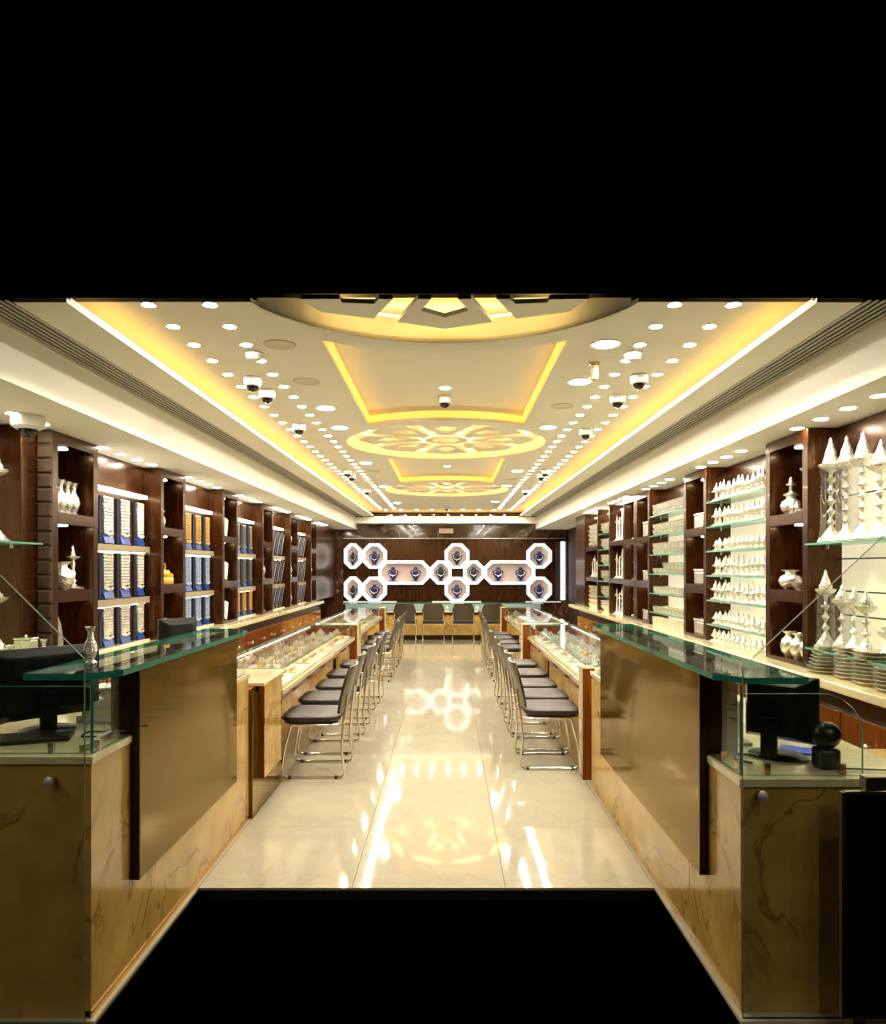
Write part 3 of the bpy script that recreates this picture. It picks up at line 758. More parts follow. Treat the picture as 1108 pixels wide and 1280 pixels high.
FAN.put((-2.50, 4.55, .9255), 0, 'arched silver plaque leaning in the bottom niche, first left column', None, (1, .8, 1.7))
# second left column: gold drum with two rings; others
o = E('gold_casket', 'round gold casket with two ring handles in the middle niche, second left column', 'casket', (-2.50, 6.31, 1.3605))
MB().lathe([(.085, 0), (.09, .006), (.09, .05), (.082, .058), (.088, .064), (.088, .085), (.06, .10), (.055, .12), (1e-6, .125)], 20).build('casket_body', 'amber_gold', o, True)
for d in (-.03, .03):
    MB().tube([(0, d+.028*math.cos(a), .15+.028*math.sin(a)) for a in [2*PI*k/16 for k in range(16)]], .006, 6, True).build('ring_handle', 'amber_gold', o, True)
for i, z in enumerate((1.8455, 1.3605, .9255)):
    q = bx('white_booklet', 'white_card', -.008, .008, -.05, .05, 0, .19); tag(q, 'thin white booklet leaning in the %s niche, third left column' % ['top', 'middle', 'bottom'][i], 'booklet', 'leaning booklets')
    q.location = (-2.47, 7.98, z+.016); q.rotation_euler = (math.radians(-14), 0, 0)
for k, nm in ((3, 'fourth'), (4, 'fifth'), (5, 'sixth')):
    for i, z in enumerate((1.8455, 1.3605, .9255)):
        kd = [stick, vase, stick][i] if k != 4 else vase
        kd.put((-2.48, 4.37+1.65*k+.28, z), 0, 'slim silver figure standing in the %s niche, %s left column' % (['top', 'middle', 'bottom'][i], nm), None, .85 if kd is stick else 1.2)['group'] = 'silver figures in the far left niches'
vase.put((-2.49, 6.28, 1.8455), 0, 'small silver vase in the top niche, second left column', None, .7)
kal.put((-2.49, 6.28, .9255), 0, 'small silver pot in the bottom niche, second left column', None, .9)
# niche contents, right
kal.put((2.24, 4.70, 1.8455), 0, 'silver pot with lid left in the top niche, first right column', None, (1, 1, .9))
spire.put((2.24, 4.70, 1.982), 0, 'pointed silver finial lamp on top of the pot, first right column top niche', None, .8)
stick.put((2.25, 4.48, 1.8455), 0, 'tall silver candle stand in the top niche, first right column', None, (1.5, 1.5, 1.05))
for j in range(2): spire_low.put((2.21, 4.58+.06*j-.02, 1.8455), 0, 'low silver lamp between pot and stand, %s, first right column top niche' % ORD[j], 'low lamps in the first right niche', .75)
kal.put((2.23, 4.68, 1.3605), 0, 'squat silver pot in the middle niche, first right column', None, (1.15, 1.15, .85))
FAN.put((2.31, 4.50, 1.3605), 0, 'large upright silver disc in the middle niche, first right column', None, (1, .9, 2.1))
bowl.put((2.22, 4.53, 1.3605), 0, 'small silver bowl before the disc, first right column middle niche', None, .75)
for j in range(3):
    kal.put((2.22, 4.42+.13*j, .9255), 0, 'silver pot in the bottom niche, first right column, %s' % ORD[j], 'pots in the bottom right niche', (.85, .85, 1.1))
for i, z in enumerate((1.8455, 1.3605, .9255)):
    nm = ['top', 'middle', 'bottom'][i]
    BOX.put((2.25, 6.28, z), 0, 'silver box in the %s niche, second right column' % nm, None, (1.1, 2.2, 1.5)); 
    BOX.put((2.25, 7.97, z), 0, 'silver box in the %s niche, third right column' % nm, None, (1.1, 1.8, 1.9 if i == 0 else 1.3))
    kd = stick; kd.put((2.25, 8.42, z), 0, 'silver candle stand in the %s niche of the narrow right column' % nm, None, (1.1, 1.1, 1.0))['group'] = 'stands in the narrow right column'
    kd.put((2.25, 8.60, z), 0, 'silver candle stand at the far side, %s niche of the narrow right column' % nm, None, (1.1, 1.1, .8))['group'] = 'stands in the narrow right column'
zrow = {(8.842, 9.62): (1.8505, 1.3605, .8995)}
for i, z in enumerate((1.8505, 1.3605, .8995)):
    for j in range(5):
        stick.put((2.24, 8.94+.145*j, z), 0, 'silver candle stand, %s on the %s shelf of the fourth right bay' % (ORD[j], ['top', 'middle', 'bottom'][i]), 'candle stands, fourth right bay, %s' % ['top', 'middle', 'bottom'][i], (1.0, 1.0, (1.0, .98, .95)[i] + .11*((j*7) % 3-1)))
for i, z in enumerate((.8995, 1.1005, 1.3205, 1.5405, 1.7605, 1.9805)):
    for j in range(3):
        for t in range(3):
            bowl.put((2.255, 9.77+.22*j, z+t*.036), 0, 'silver bowl, stack %s, layer %s, on the %s level of the fifth right bay' % (ORD[j], ORD[t], ['lowest', 'second', 'third', 'fourth', 'fifth', 'topmost'][i]), 'bowls of the fifth right bay, level %s' % ORD[i], (1.0, 1.0, 1.1))
for i, z in enumerate((1.8205, 1.3605, .8995)):
    for j in range(5):
        if i == 1:
            stick.put((2.25, 10.50+.165*j, z), 0, 'silver candle stand, %s on the middle shelf of the sixth right bay' % ORD[j], 'stands of the sixth right bay', (1, 1, .75+.2*(j % 2)))
        else:
            for t in range(5):
                cup.put((2.25, 10.50+.165*j, z+t*.067), 0, 'silver cup, stack %s, layer %s, %s shelf of the sixth right bay' % (ORD[j], ORD[t], ['top', 'middle', 'bottom'][i]), 'cups of the sixth right bay, %s' % ['top', 'middle', 'bottom'][i], (1.7, 1.7, 1.05))

# ================================================================ TALL COUNTERS
def bolt(name, loc, lab):
    o = MB().lathe([(.016, 0), (.016, .006), (.010, .010), (1e-6, .011)], 14); o.move(lambda v: Vector((v.x, -v.z, v.y)))
    o = o.build(name, 'cap_metal', smooth=True); o.location = loc; return o
# left
XL, XLb = -1.19, -1.78
c = E('reception_counter', 'left reception counter of gold marble with a tall glossy wood panel', 'counter', (XL, 2.40, 0))
def cb(par, ox, oy):
    def f(nm, mat, x0, x1, y0, y1, z0, z1, **k): return bx(nm, mat, x0-ox, x1-ox, y0-oy, y1-oy, z0, z1, par, **k)
    return f
b = cb(c, XL, 2.40)
b('marble_body', 'gold_marble', XLb, XL, 2.40, 4.30, 0, .845, bevel=.003)
b('worktop', 'cream_top', XLb-.01, XL+.008, 2.392, 2.712, .846, .873, bevel=.003)
b('worktop', 'cream_top', XLb-.01, XL-.085, 2.713, 3.95, .846, .873, bevel=.003)
b('worktop', 'cream_top', XLb-.01, XL+.008, 3.951, 4.30, .846, .873, bevel=.003)
b('plinth', 'brass', XL-.02, XL+.004, 2.40, 4.30, 0.0, .022)
b('panel_core', 'walnut_dark', XL-.08, XL+.004, 2.713, 3.95, .874, 1.118)
b('wood_panel', 'veneer', XL+.001, XL+.032, 2.715, 3.95, .33, 1.118)
b('panel_edge', 'walnut_dark', XL+.001, XL+.034, 2.700, 2.7145, .33, 1.118)
for q in (3.0, 3.6): pass
def slab_poly(x0, x1, y0, y1, s): # x0 outer (aisle), x1 inner; chamfered aisle corners
    a = .10
    return [(x1, y0), (x0-s*0+ (x1-x0)*.28, y0), (x0, y0+a), (x0, y1-a*1.6), (x0+(x1-x0)*.28, y1), (x1, y1)]
def topslab(par, ox, oy, x0, x1, y0, y1, z, name='glass_top'):
    pts = [(p[0]-ox, p[1]-oy) for p in slab_poly(x0, x1, y0, y1, 1)]
    return MB().prism(pts, z, z+.022, 'z', 0, 1).build(name, ['glass_green', 'green_edge'], par)
topslab(c, XL, 2.40, -1.145, -1.44, 2.44, 4.27, 1.1195)
# glass box on the near end
def gpane(par, ox, oy, x0, x1, y0, y1, z0, z1, name='glass_pane', edge='green_edge', mat='glass'):
    o = bx(name, mat, x0-ox, x1-ox, y0-oy, y1-oy, z0, z1, par, side=edge)
    if y1-y0 > x1-x0: o.data.polygons[4].material_index = 0   # the far edge is let into the joint
    return o
gpane(c, XL, 2.40, -1.206, -1.196, 2.43, 2.699, .874, 1.118)
gpane(c, XL, 2.40, -1.70, -1.208, 2.430, 2.440, .874, 1.10)
for (x, y) in ((-1.215, 2.50), (-1.215, 2.64), (-1.35, 2.452)): bx('clip', 'steel', x-.009-XL, x+.009-XL, y-.008-2.4, y+.008-2.4, .8735, .905, c)
gpane(c, XL, 2.40, -1.206, -1.196, 3.955, 4.26, .874, 1.118)
# right
XRr, XRb = .99, 1.62
c2 = E('reception_counter', 'right reception counter of gold marble with a tall glossy wood panel', 'counter', (XRr, 2.43, 0))
b = cb(c2, XRr, 2.43)
b('marble_body', 'gold_marble', XRr, 1.98, 2.43, 2.95, 0, .760, bevel=.003)
b('marble_body', 'gold_marble', XRr, XRb, 2.951, 4.96, 0, .760, bevel=.003)
b('worktop', 'cream_top', XRr-.008, XRb+.01, 2.422, 2.742, .761, .790, bevel=.003)
b('worktop', 'cream_top', XRr+.12, XRb+.01, 2.743, 4.52, .761, .790, bevel=.003)
b('worktop', 'cream_top', XRr-.008, XRb+.01, 4.521, 4.96, .761, .790, bevel=.003)
b('panel_core', 'walnut_dark', XRr-.004, XRr+.115, 2.745, 4.52, .79, 1.100)
b('wood_panel', 'veneer', XRr-.032, XRr-.001, 2.747, 4.52, .335, 1.100)
b('panel_edge', 'walnut_dark', XRr-.034, XRr-.001, 2.732, 2.7465, .335, 1.100)
topslab(c2, XRr, 2.43, .945, 1.24, 2.47, 4.85, 1.1015)
gpane(c2, XRr, 2.43, .998, 1.008, 2.46, 2.73, .7905, 1.100)
def round_pane(par, ox, oy, x0, x1, y0, y1, z0, z1):
    r = .14; pts = [(x0, z0), (x1, z0)]+[(x1-r+r*math.cos(a), z1-r+r*math.sin(a)) for a in [PI/2*k/8 for k in range(9)]]+[(x0, z1)]
    return MB().prism([(p[0]-ox, p[1]) for p in pts], y0-oy, y1-oy, 'y', 0, 1).build('glass_pane', ['glass', 'green_edge_light'], par)
round_pane(c2, XRr, 2.43, 1.010, 1.42, 2.460, 2.470, .7905, 1.07)
for (x, y) in ((1.018, 2.52), (1.018, 2.66), (1.10, 2.482), (1.36, 2.482)): bx('clip', 'brass', x-.010-XRr, x+.010-XRr, y-.008-2.43, y+.008-2.43, .7905, .825, c2)
gpane(c2, XRr, 2.43, .998, 1.008, 4.525, 4.84, .7905, 1.100)
# frameless glass screens before the counter ends, each with a cut corner
def screen(s, xe, lab):
    y0 = 2.365 if s < 0 else 2.395
    poly = [(xe, 0.0), (xe, 1.5-(115 if s < 0 else 128)*y0/900), (xe+s*.46, 1.5-(-10 if s < 0 else 10)*y0/900 + .42*.0), (xe+s*.70, 1.62), (xe+s*.70, 0.0)]
    if s < 0: poly[2] = (xe-.30, 1.5+.03+ .04); poly[3] = (xe-.62, 1.95)
    else: poly[2] = (xe+.33, 1.5+.02); poly[3] = (xe+.65, 1.93)
    if s < 0: poly = [(xe, 0), (xe, 1.202), (xe-.256, 1.455), (xe-.66, 1.855), (xe-.66, 0)]
    else: poly = [(xe, 0), (xe, 1.169), (xe+.44, 1.58), (xe+.66, 1.785), (xe+.66, 0)]
    m = MB().prism([(p[0]-xe, p[1]) for p in poly], 0, .010, 'y', 0, 1)
    o = E('glass_screen', lab, 'glass screen', (xe, y0, 0)); m.build('pane', ['glass_front', 'screen_edge'], o)
    x = .115 if s < 0 else .065; z = .80 if s < 0 else .743
    q = bolt('standoff_bolt', (s*x, .0, z), ''); q.parent = o
    q = MB().lathe([(.009, 0), (.009, .0235)], 12); q.move(lambda v: Vector((v.x, v.z, v.y))); q = q.build('standoff_rod', 'steel', o, True); q.location = (s*x, .0105, z)
    return o
screen(-1, -1.196, 'frameless glass screen with cut corner before the left counter end')
screen(1, .983, 'frameless glass screen with cut corner before the right counter end')
# floor strips under the screens keep them standing on the threshold tiles
o = bx('floor_channel', 'steel', -1.86, -1.19, 2.31, 2.36, -.012, -.0005); tag(o, 'metal floor channel holding the left glass screen', 'floor channel')
o = bx('floor_channel', 'steel', .975, 1.65, 2.31, 2.36, -.012, -.0005); tag(o, 'metal floor channel holding the right glass screen', 'floor channel')
# black gate at lower right
g = E('black_gate', 'black glass swing gate with metal bracket beside the right counter end', 'gate', (1.27, 2.30, 0))
bx('gate_leaf', 'dark_glass', 0, .50, 0, .012, .06, .775, g, bevel=.002)
bx('gate_frame', 'steel', -.012, -.001, -.003, .015, .06, .783, g)
bx('gate_frame', 'steel', 0, .50, -.003, .015, .776, .786, g)
bx('bracket', 'steel', .06, .13, -.01, .028, .79, .835, g, bevel=.003)
bx('gate_foot', 'steel', .02, .06, -.01, .02, 0, .059, g)

# left end block with marble inset
o = E('counter_end_block', 'brown wood end block with raised marble panel beyond the left counter', 'counter block', (-1.19, 4.31, 0))
b = cb(o, -1.19, 4.31)
b('block_body', 'post_wood', -1.62, -1.19, 4.31, 5.07, 0, .770, bevel=.003)
b('face_panel', 'veneer', -1.189, -1.170, 4.31, 5.07, .0, .740)
b('marble_inset', 'gold_marble', -1.169, -1.135, 4.46, 4.90, .20, .769)
b('inset_edge', 'post_wood', -1.169, -1.135, 4.447, 4.4595, .20, .769)
b('cap', 'cream_top', -1.62, -1.133, 4.44, 5.07, .771, .792, bevel=.004)

# ================================================================ AISLE SHOWCASES
def post(s, y0, x0, x1, d, lab, z=.80):
    o = E('counter_post', lab, 'post', (x0, y0, 0))
    bx('post_core', 'post_wood', 0, x1-x0, 0, d, 0, z-.014, o, bevel=.002)
    bx('marble_face', 'cream_top', 0, -s*.012, .004, d-.004, .04, z-.014, o)
    bx('cap', 'cream_top', -s*.014, x1-x0, -.003, d, z-.013, z, o, bevel=.003)
    return o
post(1, 5.09, .955, 1.04, .10, 'narrow brown wood post capped with cream stone, first on the right of the aisle')
post(1, 9.05, .94, 1.04, .28, 'wood post with pale stone face, second on the right of the aisle')
post(1, 12.9, .96, 1.06, .28, 'wood post with pale stone face, third on the right of the aisle')
post(-1, 9.0, -1.13, -1.23, .28, 'wood post with pale stone face, first on the left of the aisle')
post(-1, 12.8, -1.12, -1.22, .28, 'wood post with pale stone face, second on the left of the aisle')
def showcase(s, xa, y0, y1, lab):
    o = E('glass_showcase', lab, 'showcase', (xa, y0, 0)); L = y1-y0
    def b(nm, mat, u0, u1, v0, v1, z0, z1, **k): return bx(nm, mat, s*u0, s*u1, v0, v1, z0, z1, o, **k)
    b('knee_panel', 'gold_marble', .27, .30, .02, L-.02, 0, .59)
    b('staff_body', 'walnut_dark', .30, .56, .02, L-.02, 0, .59)
    b('apron', 'post_wood', .03, .05, .0, L, .55, .60)
    b('ledge', 'cream_top', 0, .58, .0, L, .601, .640, bevel=.004)
    b('display_bed', 'velvet_cream', .045, .55, .01, L-.01, .6405, .650)
    e = 'green_edge_light'
    bx('glass_front', 'glass', s*.02, s*.028, .004, L-.004, .6405, .783, o, side=e)
    bx('glass_top', 'glass', s*.012, s*.575, .004, L-.004, .784, .794, o, side=e)
    b('back_rail', 'post_wood', .555, .575, .004, L-.004, .6405, .783)
    b('led_strip', 'strip_case', .545, .5545, .02, L-.04, .765, .775)
    b('end_rail', 'post_wood', .04, .57, L-.035, L-.008, .66, .783)
    for k in range(1, 3): bx('divider', 'glass', s*.03, s*.55, L*k/3-.003, L*k/3+.003, .651, .783, o, side=e)
    return o
cases = [(1, 1.0, 5.20, 9.04, 'near right'), (1, 1.0, 9.34, 12.88, 'far right'), (-1, -1.16, 5.08, 8.99, 'near left'), (-1, -1.15, 9.29, 12.78, 'far left')]
def tray_kind(metal, nm):
    o = E('jewellery_tray', '', 'jewellery tray')
    MB().box(-.20, .20, -.085, .085, 0, .012).build('tray_base', 'white_card' if metal != 'gold' else 'velvet_cream', o, bevel=.003)
    for i in range(4):
        for j in range(2):
            x, y = -.145+.097*i, -.04+.08*j
            r = .028+.004*((i+j) % 2)
            m = MB(); m.tube([(x+r*math.cos(a), y+r*math.sin(a), .020+.012*math.sin(a+1)) for a in [2*PI*k/14 for k in range(14)]], .006, 5, True)
            m.ball((x, y-r, .028), .010, 6)
            m.build('bangle', metal, o, True)
    return Kind(o)
TG, TS, TB = tray_kind('gold', 'gold'), tray_kind('silver_bright', 'silver'), tray_kind('brass', 'brass')
def stand_kind(mat, metal):
    o = E('necklace_stand', '', 'necklace stand')
    MB().lathe([(.05, 0), (.05, .006), (.012, .012), (.012, .02)], 14, sy=.6).build('foot', mat, o, True)
    m = MB().lathe([(.020, .018), (.050, .045), (.052, .060), (.030, .078), (.016, .098), (.018, .104), (1e-6, .108)], 16, sx=1, sy=.5); m.build('bust', mat, o, True)
    m = MB(); m.tube([(.040*math.sin(a), -.026-.004*math.cos(a), .066-.030*math.cos(a*1.0)) for a in [-1.9+3.8*k/12 for k in range(13)]], .004, 5)
    m.ball((0, -.034, .034), .009, 8); m.build('necklace', metal, o, True)
    return Kind(o)
NS = stand_kind('velvet_cream', 'gold'); NS2 = stand_kind('white_card', 'silver_bright')
for s, xa, y0, y1, nm in cases:
    showcase(s, xa, y0, y1, 'long glass-topped display showcase on the %s side of the aisle' % nm)
    n = 8; st_ = (y1-y0-.2)/n
    for j in range(n):
        yy = y0+.14+st_*(j+.5)-.02
        if min(abs(yy-(y0+(y1-y0)*k/3)) for k in (1, 2)) < .10: yy += .11
        kd = (TG if s < 0 else TS) if j % 3 else TB
        kd.put((xa+s*.265, yy, .6505), 0, 'tray of %s bangles in the %s showcase, %s from the camera' % ({id(TG): 'gold', id(TS): 'silver', id(TB): 'brass'}[id(kd)], nm, ORD[j]), 'trays in the %s showcase' % nm)
        kd = NS if s < 0 else NS2
        y2 = yy+.135
        if min(abs(y2-(y0+(y1-y0)*k/3)) for k in (1, 2)) < .05 or y2 > y1-.08: continue
        for u, un in ((.20, 'aisle side'), (.40, 'staff side')):
            kd.put((xa+s*u, y2, .6505), s*PI/2*0, 'small %s necklace bust behind the %s tray, %s, %s showcase' % ('cream' if s < 0 else 'white', ORD[j], un, nm), 'necklace busts in the %s showcase' % nm)

# ================================================================ CHAIRS
def chair():
    # local: +X towards the counter; back at x=0; width along Y
    o = E('visitor_chair', '', 'chair')
    W_, D_ = .225, .43
    # seat cushion
    pts = []
    def rr(x0, x1, y0, y1, r, n=5):
        P = []
        for cx, cy, a0 in ((x1-r, y1-r, 0), (x0+r, y1-r, PI/2), (x0+r, y0+r, PI), (x1-r, y0+r, 1.5*PI)):
            for k in range(n+1):
                a = a0+PI/2*k/n; P.append((cx+r*math.cos(a), cy+r*math.sin(a)))
        return P
    m = MB(); lay = [(.015, .405), (.0, .412), (-.004, .425), (.0, .438), (.02, .446), (.08, .449)]; rings = []
    for ins, z in lay: rings.append([(p[0], p[1], z) for p in rr(.03+ins, .45-ins, -W_+ins, W_-ins, max(.02, .09-ins))])
    n = len(rings[0]); vs = [p for r_ in rings for p in r_]; fs = [tuple(range(n-1, -1, -1)), tuple((len(rings)-1)*n+k for k in range(n))]
    for i in range(len(rings)-1):
        for k in range(n): k2 = (k+1) % n; fs.append((i*n+k, i*n+k2, (i+1)*n+k2, (i+1)*n+k))
    m.add(vs, fs).build('seat', 'leather', o, True)
    m = MB(); m.prism(rr(.045, .435, -W_+.012, W_-.012, .08), .388, .405, 'z'); m.build('seat_pan', 'black_plastic', o)
    # curved back shell
    m = MB(); nu, nv = 10, 8; grid = []
    for sgn_ in (0, 1):
        for j in range(nv+1):
            v = j/nv; z = .455+.335*v
            for i in range(nu+1):
                u = -1+2*i/nu
                wv = W_*(.86+.14*math.sin(PI*min(1, v*1.15)))
                if v > .85: wv *= 1-.12*((v-.85)/.15)**2
                if v < .15: wv *= .88+.12*v/.15
                x = -.005-.055*v-.025*v*v-.030*(1-u*u)+.035
                grid.append((x+sgn_*.018, u*wv, z))
    q = (nu+1)*(nv+1); fs = []
    for sgn_ in (0, 1):
        for j in range(nv):
            for i in range(nu):
                a = sgn_*q+j*(nu+1)+i; f = (a, a+1, a+nu+2, a+nu+1); fs.append(f if sgn_ else f[::-1])
    for i in range(nu):
        for j_ in (0, nv):
            a = j_*(nu+1)+i; fs.append((a, a+1, a+1+q, a+q))
    for j in range(nv):
        for i_ in (0, nu):
            a = j*(nu+1)+i_; fs.append((a, a+nu+1, a+nu+1+q, a+q))
    m.add(grid, fs).build('backrest', 'shell_plastic', o, True)
    r = .0095
    for sy, nm in ((-1, 'n'), (1, 'f')):
        y = sy*(W_-.01)
        # sled side frame: back upright -> floor runner -> front leg -> under seat
        P = [(-.028, y*.93, .60), (-.002, y, .40), (.012, y, .20), (-.010, y, .045), (-.002, y, .020), (.02, y, .0105), (.40, y, .0105), (.435, y, .020), (.445, y, .045), (.415, y, .22), (.375, y*.98, .372), (.35, y*.96, .380), (.04, y*.96, .380)]
        MB().tube(P, r, 8).build('side_frame', 'chrome', o, True)
        for x in (.05, .38): MB().lathe([(.014, 0), (.014, .022)], 8, (x, y, 0)).build('foot_glide', 'black_plastic', o)
    MB().tube([(.10, -W_*.96, .380), (.10, W_*.96, .380)], .008, 6).build('cross_bar', 'chrome', o, True)
    MB().tube([(.34, -W_*.96, .380), (.34, W_*.96, .380)], .008, 6).build('cross_bar', 'chrome', o, True)
    return Kind(o)
CH = chair()
for i, yy in enumerate([5.57, 6.12, 6.70, 7.38, 8.12]):
    CH.put((.545+.01*(i % 2), yy, 0), 0, 'brown padded chrome sled chair before the near right showcase, %s from the camera' % ORD[i], 'chairs along the right of the aisle')
for i, yy in enumerate([9.75, 10.40, 11.05, 11.75]):
    CH.put((.56+.01*(i % 2), yy, 0), 0, 'brown padded chrome sled chair before the far right showcase, %s from the camera' % ORD[i], 'chairs along the right of the aisle')
for i, yy in enumerate([5.34, 6.00, 6.65, 7.35, 8.10]):
    CH.put((-.745-.02*(i % 2), yy, 0), PI, 'brown padded chrome sled chair before the near left showcase, %s from the camera' % ORD[i], 'chairs along the left of the aisle')
for i, yy in enumerate([9.70, 10.40, 11.10, 11.80]):
    CH.put((-.73-.015*(i % 2), yy, 0), PI, 'brown padded chrome sled chair before the far left showcase, %s from the camera' % ORD[i], 'chairs along the left of the aisle')
for i, x in enumerate([-.86, -.29, .31, .90]):
    CH.put((x, 14.36, 0), PI/2, 'brown chair facing the far desk, back to the camera, %s from the left' % ORD[i], 'chairs at the far desk')

# ================================================================ FAR DESK AND BACK WALL
o = E('far_desk', 'pale front service desk with glass top before the back wall', 'desk', (0, 15.0, 0))
bx('desk_body', 'gold_marble', -2.2, 2.0, .03, .45, .10, .575, o); bx('kick_plate', 'walnut_dark', -2.2, 2.0, .05, .43, 0, .099, o)
bx('dark_band', 'walnut_dark', -2.2, 2.0, .0, .029, .53, .575, o)
bx('desk_ledge', 'cream_top', -2.2, 2.0, -.02, .47, .576, .60, o)
bx('glass_front', 'glass', -2.18, 1.98, -.005, .003, .601, .745, o, side='green_edge_light')
bx('display_back', 'lit_blue', -2.18, 1.98, .34, .35, .601, .744, o)
bx('glass_top', 'glass_green', -2.19, 1.99, -.012, .45, .746, .758, o, side='green_edge_light')
for i, (x0, x1) in enumerate([(-2.27, -1.12), (-.34, .73), (1.70, 2.46)]):
    q = bx('wall_shelf', 'white_card', x0, x1, YB-.16, YB-.021, .748, .775, bevel=.003); tag(q, 'white shelf slab under the lit octagons, %s' % ['left', 'middle', 'right'][i], 'shelf')
for i, (x, z) in enumerate([(-.86, .601), (-.02, .601), (.62, .601)]):
    q = NS2.put((x*1.0, 15.16, .6005), 0, 'small necklace bust inside the far desk, %s' % ORD[i], 'busts in the far desk')
px = YB/900
def W2(x, y, Y=YB): return ((x-560)*Y/900, 1.5-(y-710)*Y/900)
def octa(hw, hh, ch): return [(-hw+ch, -hh), (hw-ch, -hh), (hw, -hh+ch), (hw, hh-ch), (hw-ch, hh), (-hw+ch, hh), (-hw, hh-ch), (-hw, -hh+ch)]
def niche(cx, cy, hw, hh, lab, ch=None, clip=None):
    Y = YB-.15
    X, Z = W2(cx, cy, Y); hw *= Y/900; hh *= Y/900; ch = ch or hh*.58; t = .070
    o = E('octagon_niche', lab, 'display niche', (X, YB-.022, Z))
    O = octa(hw, hh, ch); I = octa(hw-t, hh-t, ch-t*.42)
    if clip is not None:
        O = [(max(p[0], clip-X), p[1]) for p in O]; I = [(max(p[0], clip-X+.001), p[1]) for p in I]
    m = MB(); n = 8
    vs = [(p[0], -.15, p[1]) for p in O]+[(p[0], -.15, p[1]) for p in I]+[(p[0], 0, p[1]) for p in O]+[(p[0], 0, p[1]) for p in I]; fs = []
    for i in range(n):
        j = (i+1) % n; fs += [(i, j, n+j, n+i), (2*n+i, 3*n+i, 3*n+j, 2*n+j), (i, 2*n+i, 2*n+j, j), (n+i, n+j, 3*n+j, 3*n+i)]
    m.add(vs, fs).build('lit_frame', 'frame_white', o)
    MB().prism([(p[0]*.995, p[1]*.995) for p in I], -.012, -.002, 'y').build('niche_back', 'blush', o)
    return X, Z-hh+t
def bust(body, nk, nm='jewellery_bust'):
    o = E(nm, '', 'jewellery bust')
    MB().lathe([(.085, 0), (.085, .010), (.03, .018), (.026, .04)], 18, sy=.45).build('foot', body, o, True)
    MB().lathe([(.028, .035), (.060, .09), (.098, .15), (.106, .19), (.085, .215), (.045, .225), (.034, .25), (.036, .27), (1e-6, .275)], 20, sy=.40).build('torso', body, o, True)
    m = MB(); m.tube([(.070*math.sin(a), -.050, .165-.055*math.cos(a)) for a in [-2.2+4.4*k/16 for k in range(17)]], .008, 6)
    m.ball((0, -.052, .10), .016, 8); m.build('necklace', nk, o, True)
    return Kind(o)
BU1, BU2 = bust('purple_navy', 'silver_bright'), bust('teal_dark', 'silver_bright')
def putb(kd, X, Z, lab, sc=1.12): kd.put((X, YB-.092, Z+.0012), 0, lab, 'busts in the lit niches', sc)
spec = [(468, 695, 16, 16, 'top left octagon', BU1), (468, 736.5, 16, 16, 'bottom left octagon', BU1),
        (551.3, 715.6, 13.8, 15.2, 'octagon left of the dark centre square', BU2), (592.6, 715.6, 13.8, 15.2, 'octagon right of the dark centre square', BU2),
        (571.5, 695, 16, 16, 'octagon above the dark centre square', BU2), (571.5, 736.8, 16, 16, 'octagon below the dark centre square', BU1),
        (674.5, 695, 16, 16, 'top right octagon', BU1), (674.5, 736.5, 16, 16, 'bottom right octagon', BU1)]
for cx, cy, a, b_, nm, kd in spec:
    X, Z = niche(cx, cy, a-.4, b_-.2, 'white glowing octagonal wall niche, ' + nm); putb(kd, X, Z, 'dark %s necklace bust in the %s' % ('navy' if kd is BU1 else 'teal', nm))
for cx, nm in ((505.5, 'left'), (637.2, 'right')):
    X, Z = niche(cx, 715.6, 32.2, 15.2, 'wide white glowing elongated niche on the %s of the back wall' % nm)
    for d, dn in ((-.245, 'left'), (.245, 'right')): putb(BU1, X+d, Z, 'navy necklace bust on the %s in the wide %s niche' % (dn, nm))
for cy, nm in ((695, 'upper'), (736.5, 'lower')):
    X, Z = niche(441, cy, 11.0, 16, 'narrow white octagonal niche at the far left, %s one' % nm, ch=.13)
    putb(BU2, X, Z, 'dark bust in the narrow %s far left niche' % nm, (.8, 1.05, 1.05))
# sign
Xs, Zs = W2(558, 663.5, YB-.14)
sg = E('wall_sign', 'small white sign with red writing on the marble above the octagons', 'sign', (Xs, YB-.121, Zs))
bx('sign_plate', 'sign_white', -.155, .155, -.012, -.001, -.05, .05, sg, bevel=.003)
m = MB()
x = -.135
for w_ in (.02, .016, .022, .014, .02, .018, .02, -.02, .018, .014, -.016, .022, .018):
    if w_ > 0: m.box(x, x+w_, -.0135, -.0125, .006, .020)
    x += abs(w_)+.005
m.box(-.135, .135, -.0135, -.0125, -.022, -.018)
q = m.build('lettering', 'red_ink', sg)

